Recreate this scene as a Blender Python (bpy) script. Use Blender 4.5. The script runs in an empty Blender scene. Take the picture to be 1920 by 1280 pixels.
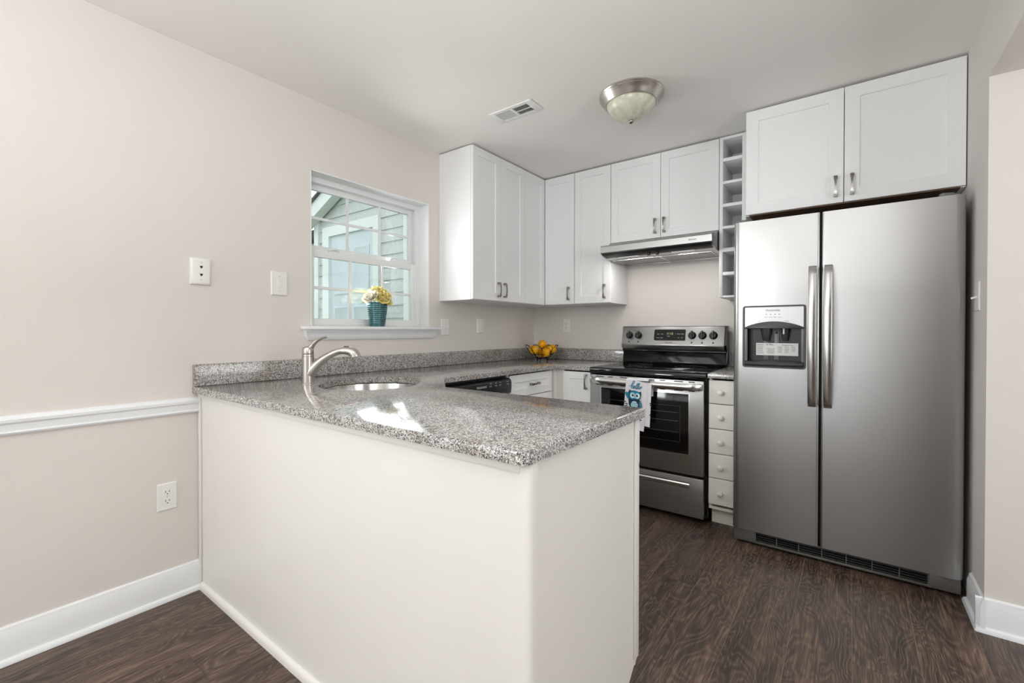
import bpy, bmesh, math, random
from mathutils import Vector, Matrix
C = bpy.context.scene.collection
SC = bpy.context.scene
PI = math.pi
S2 = math.sqrt(0.5)

# ---------------------------------------------------------------- camera
cam_d = bpy.data.cameras.new('camera')
cam = bpy.data.objects.new('camera', cam_d); C.objects.link(cam)
_F = Vector((-0.60428548, 0.7967214, -0.00860641)).normalized()
_R = Vector((0.7967472, 0.60431237, 0.00067718)).normalized()
_U = _R.cross(_F)
cam.matrix_world = Matrix(((_R.x, _U.x, -_F.x, 2.353), (_R.y, _U.y, -_F.y, -3.505), (_R.z, _U.z, -_F.z, 1.164), (0, 0, 0, 1)))
cam_d.sensor_width = 36.0
cam_d.lens = 36.0 * 844.67 / 1920.0
cam_d.shift_x = (960 - 952.7) / 1920.0
cam_d.shift_y = (627.4 - 640) / 1920.0
cam_d.clip_start = 0.02
SC.camera = cam

# ---------------------------------------------------------------- view, sky, daylight and added fill
SC.view_settings.view_transform = 'Standard'
SC.view_settings.look = 'None'
SC.view_settings.exposure = 0.5
SC.view_settings.gamma = 1.0
SC.view_settings.use_curve_mapping = False
W = bpy.data.worlds.new('overcast_sky'); SC.world = W
W.use_nodes = True
W.node_tree.nodes['Background'].inputs[0].default_value = (0.93, 0.97, 1.0, 1)
W.node_tree.nodes['Background'].inputs[1].default_value = 1.3


def area(name, loc, target, sx, sy, power, col=(1, 1, 1), spread=PI):
    d = bpy.data.lights.new(name, 'AREA'); d.shape = 'RECTANGLE'; d.size = sx; d.size_y = sy
    d.energy = power; d.color = col; d.spread = spread
    o = bpy.data.objects.new(name, d); C.objects.link(o); o.location = loc
    o.rotation_euler = (Vector(target) - Vector(loc)).to_track_quat('-Z', 'Y').to_euler()
    return o


# added fill behind the camera, set at an invented patio door and side window
area('back_fill_light', (1.25, -6.62, 1.05), (1.25, 0, 1.15), 2.1, 1.9, 3.5, (0.95, 0.98, 1.0))
area('side_fill_light', (-0.06, -5.2, 1.45), (3, -4.6, 1.2), 1.2, 1.1, 5, (0.95, 0.98, 1.0))
# daylight through the kitchen window; the hallway lamp is added fill
area('kitchen_window_daylight', (-0.088, -1.757, 1.62), (2.6, -1.3, 1.8), 0.5, 0.6, 3.2, (0.95, 0.98, 1.0), math.radians(130))
area('hallway_fill_light', (4.6, -2.4, 1.4), (2.5, -2.2, 1.5), 1.2, 1.6, 22, (0.96, 0.98, 1.0))
# added unseen bounce fill, aimed at the ceiling to even the light
area('bounce_fill_light', (2.3, -4.0, 1.35), (2.3, -3.999, 2.4), 0.9, 0.9, 37, (0.95, 0.98, 1.0))
area('bounce_fill_light', (1.4, -3.9, 0.9), (1.6, -6.0, 2.43), 0.5, 0.5, 6, (0.95, 0.98, 1.0))
# added soft fill left of the camera, aimed into the kitchen
area('soft_fill_light', (0.5, -5.3, 1.85), (1.9, -0.6, 0.9), 0.7, 0.7, 4.2, (0.95, 0.98, 1.0), math.radians(85))
# the range hood's two lamps
for lx_ in (0.18, 0.56): area('hood_lamp_light', (0.905 + lx_, -0.404, 1.688), (0.905 + lx_, -0.33, 1.0), 0.14, 0.02, 0.8, (1.0, 0.98, 0.95))

# ---------------------------------------------------------------- materials


def lin(c):
    return tuple((x / 255 / 12.92) if x / 255 <= 0.04045 else ((x / 255 + 0.055) / 1.055) ** 2.4 for x in c)


def mat(name, rgb, rough=0.5, metal=0.0, spec=0.5, coat=0.0, noise=0.0, nscale=40.0, bump=0.0, bscale=200.0, stretch=None, emit=0.0, rvar=0.0, aniso=0.0):
    m = bpy.data.materials.new(name); m.use_nodes = True
    nt = m.node_tree; b = nt.nodes['Principled BSDF']
    c = lin(rgb)
    b.inputs['Base Color'].default_value = (*c, 1)
    b.inputs['Roughness'].default_value = rough
    b.inputs['Metallic'].default_value = metal
    b.inputs['Specular IOR Level'].default_value = spec
    b.inputs['Coat Weight'].default_value = coat
    b.inputs['Coat Roughness'].default_value = 0.06
    if emit:
        b.inputs['Emission Color'].default_value = (*c, 1); b.inputs['Emission Strength'].default_value = emit
    if aniso:
        b.inputs['Anisotropic'].default_value = aniso
        tg = nt.nodes.new('ShaderNodeTangent'); tg.direction_type = 'RADIAL'; tg.axis = 'Z'
        nt.links.new(tg.outputs[0], b.inputs['Tangent'])
    if noise or bump or rvar:
        tc = nt.nodes.new('ShaderNodeTexCoord'); mp = nt.nodes.new('ShaderNodeMapping')
        if stretch: mp.inputs['Scale'].default_value = stretch
        nt.links.new(tc.outputs['Object'], mp.inputs['Vector'])
        n = nt.nodes.new('ShaderNodeTexNoise'); n.inputs['Scale'].default_value = nscale; n.inputs['Detail'].default_value = 3
        nt.links.new(mp.outputs[0], n.inputs['Vector'])
        if noise:
            r = nt.nodes.new('ShaderNodeValToRGB')
            r.color_ramp.elements[0].position = 0.3; r.color_ramp.elements[1].position = 0.7
            r.color_ramp.elements[0].color = (*[x * (1 - noise) for x in c], 1)
            r.color_ramp.elements[1].color = (*[min(1, x * (1 + noise)) for x in c], 1)
            nt.links.new(n.outputs['Fac'], r.inputs['Fac']); nt.links.new(r.outputs['Color'], b.inputs['Base Color'])
        if rvar:
            mr = nt.nodes.new('ShaderNodeMapRange')
            mr.inputs['To Min'].default_value = rough - rvar; mr.inputs['To Max'].default_value = rough + rvar
            nt.links.new(n.outputs['Fac'], mr.inputs['Value']); nt.links.new(mr.outputs[0], b.inputs['Roughness'])
        if bump:
            n2 = nt.nodes.new('ShaderNodeTexNoise'); n2.inputs['Scale'].default_value = bscale; n2.inputs['Detail'].default_value = 2
            nt.links.new(mp.outputs[0], n2.inputs['Vector'])
            bp = nt.nodes.new('ShaderNodeBump'); bp.inputs['Strength'].default_value = bump; bp.inputs['Distance'].default_value = 0.001
            nt.links.new(n2.outputs['Fac'], bp.inputs['Height']); nt.links.new(bp.outputs[0], b.inputs['Normal'])
    return m


class NT:
    """small helper for node graphs"""
    def __init__(s, name):
        s.m = bpy.data.materials.new(name); s.m.use_nodes = True; s.nt = s.m.node_tree; s.b = s.nt.nodes['Principled BSDF']

    def n(s, t, **k):
        x = s.nt.nodes.new(t)
        for a, v in k.items(): setattr(x, a, v)
        return x

    def l(s, a, b): s.nt.links.new(a, b)

    def math(s, op, a, b=None, c=None):
        x = s.n('ShaderNodeMath', operation=op)
        for i, v in enumerate((a, b, c)):
            if v is None: continue
            if isinstance(v, (int, float)): x.inputs[i].default_value = v
            else: s.l(v, x.inputs[i])
        return x.outputs[0]

    def ramp(s, fac, stops, mode='LINEAR'):
        r = s.n('ShaderNodeValToRGB'); r.color_ramp.interpolation = mode
        e = r.color_ramp.elements
        while len(e) < len(stops): e.new(0.5)
        for k, (p, c) in enumerate(stops): e[k].position = p; e[k].color = (*c, 1)
        s.l(fac, r.inputs[0]); return r.outputs[0]

    def mix(s, fac, a, b, blend='MIX'):
        x = s.n('ShaderNodeMix', data_type='RGBA', blend_type=blend)
        for i, v in ((0, fac), (6, a), (7, b)):
            if isinstance(v, (int, float)): x.inputs[i].default_value = v
            elif isinstance(v, tuple): x.inputs[i].default_value = (*v, 1)
            else: s.l(v, x.inputs[i])
        return x.outputs[2]


def granite():
    g = NT('speckled_granite')
    tc = g.n('ShaderNodeTexCoord')
    v = g.n('ShaderNodeTexVoronoi'); v.inputs['Scale'].default_value = 420; v.inputs['Randomness'].default_value = 1
    nz = g.n('ShaderNodeTexNoise'); nz.inputs['Scale'].default_value = 220; nz.inputs['Detail'].default_value = 2
    add = g.n('ShaderNodeVectorMath', operation='MULTIPLY_ADD'); add.inputs[1].default_value = (0.003,) * 3
    g.l(tc.outputs['Object'], nz.inputs['Vector']); g.l(nz.outputs['Color'], add.inputs[0]); g.l(tc.outputs['Object'], add.inputs[2])
    g.l(add.outputs[0], v.inputs['Vector'])
    sep = g.n('ShaderNodeSeparateColor'); g.l(v.outputs['Color'], sep.inputs[0])
    base = g.ramp(sep.outputs[0], [(0.0, lin((52, 50, 50))), (0.13, lin((94, 91, 90))), (0.28, lin((152, 149, 146))), (0.50, lin((190, 187, 183))), (0.78, lin((220, 218, 214)))], 'CONSTANT')
    v2 = g.n('ShaderNodeTexVoronoi'); v2.inputs['Scale'].default_value = 130
    g.l(add.outputs[0], v2.inputs['Vector'])
    sep2 = g.n('ShaderNodeSeparateColor'); g.l(v2.outputs['Color'], sep2.inputs[0])
    k = g.math('GREATER_THAN', sep2.outputs[1], 0.86)
    base = g.mix(g.math('MULTIPLY', k, 0.55), base, lin((92, 88, 88)))
    big = g.n('ShaderNodeTexNoise'); big.inputs['Scale'].default_value = 5.5; big.inputs['Detail'].default_value = 4
    g.l(tc.outputs['Object'], big.inputs['Vector'])
    pk = g.ramp(big.outputs['Fac'], [(0.5, (0, 0, 0)), (0.68, (1, 1, 1))])
    pkv = g.n('ShaderNodeRGBToBW'); g.l(pk, pkv.inputs[0])
    base = g.mix(g.math('MULTIPLY', pkv.outputs[0], 0.5), base, lin((205, 188, 178)), 'MULTIPLY')
    g.l(base, g.b.inputs['Base Color'])
    g.b.inputs['Roughness'].default_value = 0.10
    g.b.inputs['IOR'].default_value = 1.5
    return g.m


def wood_floor():
    g = NT('dark_oak_planks')
    tc = g.n('ShaderNodeTexCoord'); sp = g.n('ShaderNodeSeparateXYZ'); g.l(tc.outputs['Object'], sp.inputs[0])
    X, Y = sp.outputs[0], sp.outputs[1]
    u = g.math('DIVIDE', g.math('ADD', X, 10 - 0.015), 0.19)
    row = g.math('FLOOR', u); fx = g.math('FRACT', u)
    wn = g.n('ShaderNodeTexWhiteNoise', noise_dimensions='1D'); g.l(row, wn.inputs['W'])
    vv = g.math('DIVIDE', g.math('ADD', Y, g.math('MULTIPLY_ADD', wn.outputs['Value'], 3.0, 20.0)), 1.22)
    col = g.math('FLOOR', vv); fy = g.math('FRACT', vv)
    pid = g.math('MULTIPLY_ADD', row, 13.7, col)
    wn2 = g.n('ShaderNodeTexWhiteNoise', noise_dimensions='1D'); g.l(pid, wn2.inputs['W'])
    sc = g.n('ShaderNodeSeparateColor'); g.l(wn2.outputs['Color'], sc.inputs[0])
    # cathedral grain: contour lines of a stretched noise field, offset per plank
    cx = g.n('ShaderNodeCombineXYZ')
    g.l(g.math('MULTIPLY', X, 7.0), cx.inputs[0]); g.l(g.math('MULTIPLY', Y, 1.9), cx.inputs[1]); g.l(g.math('MULTIPLY', sc.outputs[0], 40.0), cx.inputs[2])
    n1 = g.n('ShaderNodeTexNoise'); n1.inputs['Scale'].default_value = 1.0; n1.inputs['Detail'].default_value = 3.0; n1.inputs['Roughness'].default_value = 0.45; n1.inputs['Distortion'].default_value = 0.55
    g.l(cx.outputs[0], n1.inputs['Vector'])
    rings = g.math('SINE', g.math('MULTIPLY', n1.outputs['Fac'], 150.0))
    rings = g.math('MULTIPLY_ADD', rings, 0.5, 0.5)
    # fine fibres
    c2 = g.n('ShaderNodeCombineXYZ')
    g.l(g.math('MULTIPLY', X, 260.0), c2.inputs[0]); g.l(g.math('MULTIPLY', Y, 9.0), c2.inputs[1]); g.l(g.math('MULTIPLY', sc.outputs[1], 30.0), c2.inputs[2])
    n2 = g.n('ShaderNodeTexNoise'); n2.inputs['Scale'].default_value = 1.0; n2.inputs['Detail'].default_value = 3
    g.l(c2.outputs[0], n2.inputs['Vector'])
    c3 = g.n('ShaderNodeCombineXYZ')
    g.l(g.math('MULTIPLY', X, 16.0), c3.inputs[0]); g.l(g.math('MULTIPLY', Y, 2.0), c3.inputs[1]); g.l(g.math('MULTIPLY', sc.outputs[2], 50.0), c3.inputs[2])
    n3 = g.n('ShaderNodeTexNoise'); n3.inputs['Scale'].default_value = 1.0; n3.inputs['Detail'].default_value = 3
    g.l(c3.outputs[0], n3.inputs['Vector'])
    base = g.ramp(n3.outputs['Fac'], [(0.3, lin((74, 60, 55))), (0.5, lin((104, 86, 77))), (0.7, lin((134, 111, 98)))])
    base = g.mix(g.math('MULTIPLY', g.math('POWER', rings, 2.0), 0.36), base, lin((176, 154, 138)))
    fib = g.ramp(n2.outputs['Fac'], [(0.35, lin((150, 146, 144))), (0.52, lin((205, 202, 200))), (0.68, lin((255, 252, 248)))])
    base = g.mix(1.0, base, fib, 'MULTIPLY')
    tone = g.ramp(sc.outputs[2], [(0.0, lin((222, 216, 212))), (1.0, lin((255, 252, 248)))])
    base = g.mix(1.0, base, tone, 'MULTIPLY')
    sx = g.math('LESS_THAN', fx, 0.010); sy = g.math('LESS_THAN', fy, 0.0018)
    base = g.mix(g.math('MULTIPLY', sx, 0.55), base, lin((150, 126, 108)))
    base = g.mix(g.math('MULTIPLY', sy, 0.6), base, lin((44, 36, 33)))
    g.l(base, g.b.inputs['Base Color'])
    g.l(g.math('MULTIPLY_ADD', n2.outputs['Fac'], 0.18, 0.33), g.b.inputs['Roughness'])
    bp = g.n('ShaderNodeBump'); bp.inputs['Strength'].default_value = 0.25; bp.inputs['Distance'].default_value = 0.0006
    g.l(g.math('ADD', n2.outputs['Fac'], g.math('MULTIPLY', rings, 0.5)), bp.inputs['Height']); g.l(bp.outputs[0], g.b.inputs['Normal'])
    return g.m


def glass_mat(name, tint, ior=1.5):
    m = bpy.data.materials.new(name); m.use_nodes = True; nt = m.node_tree
    for x in list(nt.nodes):
        if x.type == 'BSDF_PRINCIPLED': nt.nodes.remove(x)
    out = [x for x in nt.nodes if x.type == 'OUTPUT_MATERIAL'][0]
    tr = nt.nodes.new('ShaderNodeBsdfTransparent'); tr.inputs[0].default_value = (*tint, 1)
    gl = nt.nodes.new('ShaderNodeBsdfGlossy'); gl.inputs['Roughness'].default_value = 0.0
    fr = nt.nodes.new('ShaderNodeFresnel'); fr.inputs[0].default_value = ior
    mx = nt.nodes.new('ShaderNodeMixShader')
    nt.links.new(fr.outputs[0], mx.inputs[0]); nt.links.new(tr.outputs[0], mx.inputs[1]); nt.links.new(gl.outputs[0], mx.inputs[2])
    nt.links.new(mx.outputs[0], out.inputs[0])
    return m


def siding_mat():
    g = NT('vinyl_siding')
    tc = g.n('ShaderNodeTexCoord')
    n = g.n('ShaderNodeTexNoise'); n.inputs['Scale'].default_value = 30
    g.l(tc.outputs['Object'], n.inputs['Vector'])
    g.l(g.ramp(n.outputs['Fac'], [(0.3, lin((186, 192, 190))), (0.7, lin((200, 205, 202)))]), g.b.inputs['Base Color'])
    g.b.inputs['Roughness'].default_value = 0.6
    return g.m


def lemon_mat():
    g = NT('lemon_peel')
    tc = g.n('ShaderNodeTexCoord')
    n = g.n('ShaderNodeTexNoise'); n.inputs['Scale'].default_value = 18
    g.l(tc.outputs['Object'], n.inputs['Vector'])
    g.l(g.ramp(n.outputs['Fac'], [(0.3, lin((226, 152, 0))), (0.7, lin((244, 182, 12)))]), g.b.inputs['Base Color'])
    v = g.n('ShaderNodeTexVoronoi'); v.inputs['Scale'].default_value = 420
    g.l(tc.outputs['Object'], v.inputs['Vector'])
    bp = g.n('ShaderNodeBump'); bp.inputs['Strength'].default_value = 0.25; bp.inputs['Distance'].default_value = 0.0008
    g.l(v.outputs['Distance'], bp.inputs['Height']); g.l(bp.outputs[0], g.b.inputs['Normal'])
    g.b.inputs['Roughness'].default_value = 0.38
    return g.m


def alabaster_mat():
    g = NT('alabaster_glass')
    tc = g.n('ShaderNodeTexCoord')
    n = g.n('ShaderNodeTexNoise'); n.inputs['Scale'].default_value = 9; n.inputs['Detail'].default_value = 4; n.inputs['Distortion'].default_value = 1.6
    g.l(tc.outputs['Object'], n.inputs['Vector'])
    g.l(g.ramp(n.outputs['Fac'], [(0.35, lin((196, 196, 176))), (0.65, lin((226, 224, 206)))]), g.b.inputs['Base Color'])
    g.b.inputs['Roughness'].default_value = 0.25
    g.b.inputs['Subsurface Weight'].default_value = 0.2
    g.b.inputs['Subsurface Radius'].default_value = (0.02, 0.02, 0.02)
    return g.m


M_WALL = mat('wall_paint', (225, 219, 214), 0.75, noise=0.012, nscale=3, bump=0.12, bscale=260)
M_CEIL = mat('ceiling_paint', (246, 243, 238), 0.85, noise=0.012, nscale=3, bump=0.12, bscale=200)
M_TRIM = mat('white_trim_paint', (238, 240, 242), 0.35, noise=0.01, nscale=8)
M_CAB = mat('white_cabinet_lacquer', (241, 241, 241), 0.38, noise=0.008, nscale=6)
M_PEN = mat('cream_panel_paint', (235, 232, 227), 0.42, noise=0.01, nscale=5)
M_CREAM = mat('cream_drawer_paint', (250, 247, 238), 0.4, noise=0.01, nscale=8)
M_RAW = mat('raw_plywood', (120, 92, 70), 0.7, noise=0.15, nscale=30, stretch=(1, 12, 12))
M_DARKGAP = mat('dark_recess', (24, 22, 21), 0.8, noise=0.05)
M_PLATE = mat('plastic_white', (238, 237, 233), 0.35, noise=0.005, nscale=20)
M_SLOT = mat('slot_black', (26, 25, 25), 0.6, noise=0.05)
M_STEEL = mat('brushed_steel', (182, 182, 181), 0.32, 1.0, noise=0.01, nscale=3.0)
M_STEEL2 = mat('smooth_steel', (212, 211, 209), 0.22, 1.0, nscale=20, rvar=0.03)
M_NICKEL = mat('brushed_nickel', (196, 191, 184), 0.3, 1.0, noise=0.02, nscale=8)
M_NICKELD = mat('satin_nickel_pull', (150, 147, 143), 0.28, 1.0, nscale=60, rvar=0.03)
M_BLACKGL = mat('black_glass', (9, 9, 10), 0.08, noise=0.05)
M_BLACK = mat('black_enamel', (17, 17, 18), 0.22, noise=0.05)
M_BLACKPL = mat('black_plastic', (24, 24, 25), 0.32, noise=0.05)
M_CAVITY = mat('dispenser_black', (9, 9, 10), 0.3, noise=0.05)
M_SCREW = mat('painted_screw', (205, 204, 200), 0.4, noise=0.03)
M_DGREY = mat('charcoal_plastic', (62, 63, 64), 0.35, noise=0.04)
M_MGREY = mat('grey_plastic', (120, 121, 121), 0.35, noise=0.04)
M_INK = mat('dark_ink', (52, 52, 53), 0.6, noise=0.03)
M_WINK = mat('pale_ink', (190, 192, 190), 0.5, noise=0.03)
M_LED = mat('display_digits', (170, 190, 140), 0.5, noise=0.02, emit=0.35)
M_PAPER = mat('paper_label', (236, 236, 234), 0.6, noise=0.01)
M_GRANITE = granite()
M_FLOOR = wood_floor()
M_GLASS = glass_mat('window_glass', (0.95, 0.985, 0.98), 1.45)
M_VINYL = mat('white_vinyl', (240, 242, 242), 0.32, noise=0.005, nscale=10)
M_SIDING = siding_mat()
M_EXTTRIM = mat('exterior_white_trim', (226, 230, 228), 0.5, noise=0.02)
M_EXTDOOR = mat('exterior_door_paint', (202, 212, 216), 0.4, noise=0.02)
M_ROOF = mat('roof_shingle', (92, 92, 92), 0.9, noise=0.25, nscale=60)
M_LAWN = mat('lawn_grass', (92, 110, 70), 0.9, noise=0.3, nscale=40)
M_LEMON = lemon_mat()
M_WIRE = mat('bronze_wire', (40, 22, 18), 0.4, 0.6, noise=0.1)
M_POT = mat('teal_enamel', (66, 112, 116), 0.22, 0.25, noise=0.12, nscale=25, coat=0.3)
M_YPETAL = mat('yellow_petal', (255, 236, 165), 0.6, noise=0.12, nscale=45)
M_CPETAL = mat('cream_petal', (255, 248, 234), 0.6, noise=0.05, nscale=45)
M_STAMEN = mat('flower_centre', (214, 160, 48), 0.7, noise=0.2, nscale=200)
M_LEAF = mat('green_leaf', (104, 128, 60), 0.6, noise=0.2)
M_TOWEL = mat('white_towel_cloth', (232, 230, 234), 0.9, noise=0.02, nscale=60, bump=0.5, bscale=900)
M_TEAL = mat('teal_print', (38, 128, 158), 0.85, noise=0.2, nscale=120)
M_NAVY = mat('navy_print', (24, 44, 62), 0.85, noise=0.15, nscale=120)
M_BLUE = mat('blue_print', (70, 130, 160), 0.85, noise=0.2, nscale=120)
M_PALEB = mat('pale_blue_print', (176, 214, 226), 0.85, noise=0.12, nscale=300)
M_CYAN = mat('cyan_print', (110, 196, 214), 0.85, noise=0.1, nscale=120)
M_WPRINT = mat('white_print', (240, 244, 246), 0.85, noise=0.02)
M_BROWN = mat('brown_print', (66, 48, 44), 0.85, noise=0.2, nscale=200)
M_FILTER = mat('filter_mesh', (150, 148, 145), 0.4, 1.0, noise=0.25, nscale=400)
M_ALAB = alabaster_mat()

# ---------------------------------------------------------------- mesh building


class MB:
    def __init__(s): s.v = []; s.f = []; s.m = []

    def add(s, vs, fs, mi=0):
        b = len(s.v); s.v += [tuple(p) for p in vs]
        for f in fs: s.f.append([i + b for i in f]); s.m.append(mi)
        return s

    def bm(s, b, mi=0):
        b.verts.index_update()
        s.add([v.co[:] for v in b.verts], [[v.index for v in f.verts] for f in b.faces], mi); b.free(); return s

    def box(s, x0, x1, y0, y1, z0, z1, mi=0, bev=0, seg=2):
        b = bmesh.new(); bmesh.ops.create_cube(b, size=1)
        for v in b.verts:
            v.co = ((x0 + x1) / 2 + v.co.x * (x1 - x0), (y0 + y1) / 2 + v.co.y * (y1 - y0), (z0 + z1) / 2 + v.co.z * (z1 - z0))
        if bev: bmesh.ops.bevel(b, geom=b.edges[:], offset=bev, segments=seg, profile=0.5, affect='EDGES')
        return s.bm(b, mi)

    def loft(s, rings, mi=0, closed=True, cap=True, loop=False):
        n = len(rings[0]); vs = [p for r in rings for p in r]; fs = []
        R = len(rings)
        for i in range(R if loop else R - 1):
            for j in range(n if closed else n - 1):
                a, b = i * n + j, i * n + (j + 1) % n
                c, d = ((i + 1) % R) * n + (j + 1) % n, ((i + 1) % R) * n + j
                fs.append([a, b, c, d])
        if cap and not loop and closed:
            fs.append(list(range(n))[::-1]); fs.append([(R - 1) * n + j for j in range(n)])
        return s.add(vs, fs, mi)

    def prism(s, poly, axis, a0, a1, mi=0, bev=0, seg=2):
        """poly in the two other axes (kept in x,y,z order), extruded along axis"""
        def P(p, a):
            return {'x': (a, p[0], p[1]), 'y': (p[0], a, p[1]), 'z': (p[0], p[1], a)}[axis]
        b = bmesh.new()
        v0 = [b.verts.new(P(p, a0)) for p in poly]; v1 = [b.verts.new(P(p, a1)) for p in poly]
        n = len(poly)
        b.faces.new(v0[::-1]); b.faces.new(v1)
        for i in range(n): b.faces.new([v0[i], v0[(i + 1) % n], v1[(i + 1) % n], v1[i]])
        bmesh.ops.recalc_face_normals(b, faces=b.faces[:])
        if bev: bmesh.ops.bevel(b, geom=b.edges[:], offset=bev, segments=seg, profile=0.5, affect='EDGES')
        return s.bm(b, mi)

    def lathe(s, prof, c=(0, 0, 0), n=32, mi=0, axis='z', sx=1, sy=1, rot=0):
        rings = []
        for r, z in prof:
            ring = []
            for k in range(n):
                a = 2 * PI * k / n
                x, y = r * math.cos(a) * sx, r * math.sin(a) * sy
                x, y = x * math.cos(rot) - y * math.sin(rot), x * math.sin(rot) + y * math.cos(rot)
                p = {'z': (x, y, z), 'y': (x, z, y), 'x': (z, x, y)}[axis]
                ring.append((p[0] + c[0], p[1] + c[1], p[2] + c[2]))
            rings.append(ring)
        return s.loft(rings, mi)

    def tube(s, path, rad, n=10, mi=0, closed=False, cap=True):
        P = [Vector(p) for p in path]; N = len(P)
        if not isinstance(rad, (list, tuple)): rad = [rad] * N
        rings = []; up = None
        for i in range(N):
            t = (P[(i + 1) % N] - P[i - 1]) if (closed or 0 < i < N - 1) else (P[1] - P[0] if i == 0 else P[-1] - P[-2])
            t.normalize()
            if up is None:
                up = Vector((0, 0, 1)) if abs(t.z) < 0.9 else Vector((1, 0, 0))
            side = t.cross(up).normalized(); up = side.cross(t).normalized()
            rings.append([tuple(P[i] + (side * math.cos(2 * PI * k / n) + up * math.sin(2 * PI * k / n)) * rad[i]) for k in range(n)])
        return s.loft(rings, mi, cap=cap, loop=closed)

    def rings_rect(s, x0, x1, z0, z1, rings, mi=0):
        """concentric rectangles (inset, y) facing -y, capped both ends"""
        return s.loft([[(x0 + i, y, z0 + i), (x1 - i, y, z0 + i), (x1 - i, y, z1 - i), (x0 + i, y, z1 - i)] for i, y in rings], mi)

    def sphere(s, c, r, mi=0, n=16, sz=1.0):
        m = n // 2
        return s.lathe([(max(1e-4, r * math.sin(PI * k / m)), -r * sz * math.cos(PI * k / m)) for k in range(m + 1)], c, n, mi)

    def text(s, txt, size, mtx, mi=0, ext=0.0004):
        vs, fs = text_geo(txt, size, ext)
        return s.add([mtx @ Vector(v) for v in vs], fs, mi)

    def build(s, name, mats, parent=None, loc=None, ang=35):
        me = bpy.data.meshes.new(name); me.from_pydata(s.v, [], s.f)
        for m in (mats if isinstance(mats, (list, tuple)) else [mats]): me.materials.append(m)
        me.polygons.foreach_set('material_index', s.m)
        b = bmesh.new(); b.from_mesh(me); bmesh.ops.recalc_face_normals(b, faces=b.faces[:]); b.to_mesh(me); b.free()
        me.polygons.foreach_set('use_smooth', [True] * len(me.polygons))
        me.set_sharp_from_angle(angle=math.radians(ang)); me.update()
        o = bpy.data.objects.new(name, me); C.objects.link(o)
        if parent: o.parent = parent
        if loc: o.location = loc
        return o


_tc = {}


def text_geo(txt, size, ext):
    k = (txt, size, ext)
    if k not in _tc:
        cu = bpy.data.curves.new('lettering', 'FONT'); cu.body = txt; cu.size = size; cu.align_x = 'CENTER'; cu.align_y = 'CENTER'; cu.extrude = ext
        cu.resolution_u = 3
        ob = bpy.data.objects.new('lettering', cu); C.objects.link(ob)
        bpy.context.view_layer.update()
        dg = bpy.context.evaluated_depsgraph_get(); e = ob.evaluated_get(dg); me = e.to_mesh()
        _tc[k] = ([v.co[:] for v in me.vertices], [list(p.vertices) for p in me.polygons])
        e.to_mesh_clear(); bpy.data.objects.remove(ob); bpy.data.curves.remove(cu)
    return _tc[k]


def TM(x, y, z, wide=1.0):
    """text standing on a surface that faces -y"""
    return Matrix.Translation((x, y, z)) @ Matrix.Rotation(PI / 2, 4, 'X') @ Matrix.Diagonal((wide, 1, 1, 1))


def thing(name, label, cat, loc=(0, 0, 0), rz=0, group=None):
    o = bpy.data.objects.new(name, None); C.objects.link(o); o.empty_display_size = 0.1
    o.location = loc; o.rotation_euler = (0, 0, rz); o['label'] = label; o['category'] = cat
    if group: o['group'] = group
    return o


def tag(o, label, cat, group=None):
    o['label'] = label; o['category'] = cat
    if group: o['group'] = group
    return o


def struct(o): o['kind'] = 'structure'; return o


def dup(root, name_loc, rz, label, group=None):
    r = root.copy(); C.objects.link(r); r.location = name_loc; r.rotation_euler = (0, 0, rz); r['label'] = label
    if group: r['group'] = group
    for ch in list(root.children):
        c = ch.copy(); C.objects.link(c); c.parent = r
        for g in ch.children:
            d = g.copy(); C.objects.link(d); d.parent = c
    return r


def catmull(pts, n=8):
    out = []; P = [Vector(p) for p in pts]
    P = [P[0] * 2 - P[1]] + P + [P[-1] * 2 - P[-2]]
    for i in range(1, len(P) - 2):
        for k in range(n):
            t = k / n; a, b, c, d = P[i - 1:i + 3]
            out.append(0.5 * ((2 * b) + (c - a) * t + (2 * a - 5 * b + 4 * c - d) * t * t + (3 * b - a - 3 * c + d) * t ** 3))
    out.append(P[-2]); return out


# ---------------------------------------------------------------- the room
H = 2.432
XR = 2.776          # right wall face
WT = 0.17           # wall thickness
YF = -6.7           # wall behind the photographer
WY0, WY1, WZ0, WZ1 = -2.19, -1.324, 1.19, 2.047   # kitchen window opening

o = struct(MB().box(-0.0, 5.2, YF, 0.0, -0.1, 0.0).build('floor', M_FLOOR))
o = struct(MB().box(-WT, 5.3, YF, WT, H, H + 0.12).build('ceiling', M_CEIL))
w = MB()
DW0, DW1, DZ0, DZ1 = -5.8, -4.6, 0.9, 2.0          # unseen dining side window, added as a light opening
w.box(-WT, 0, WY1, WT, -0.3, H).box(-WT, 0, WY0, WY1, -0.3, WZ0).box(-WT, 0, WY0, WY1, WZ1, H)
w.box(-WT, 0, DW1, WY0, -0.3, H).box(-WT, 0, DW0, DW1, -0.3, DZ0).box(-WT, 0, DW0, DW1, DZ1, H).box(-WT, 0, YF, DW0, -0.3, H)
struct(w.build('wall_left', M_WALL))
struct(MB().box(0, 5.2, 0, WT, -0.1, H).build('wall_back', M_WALL))
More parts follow.
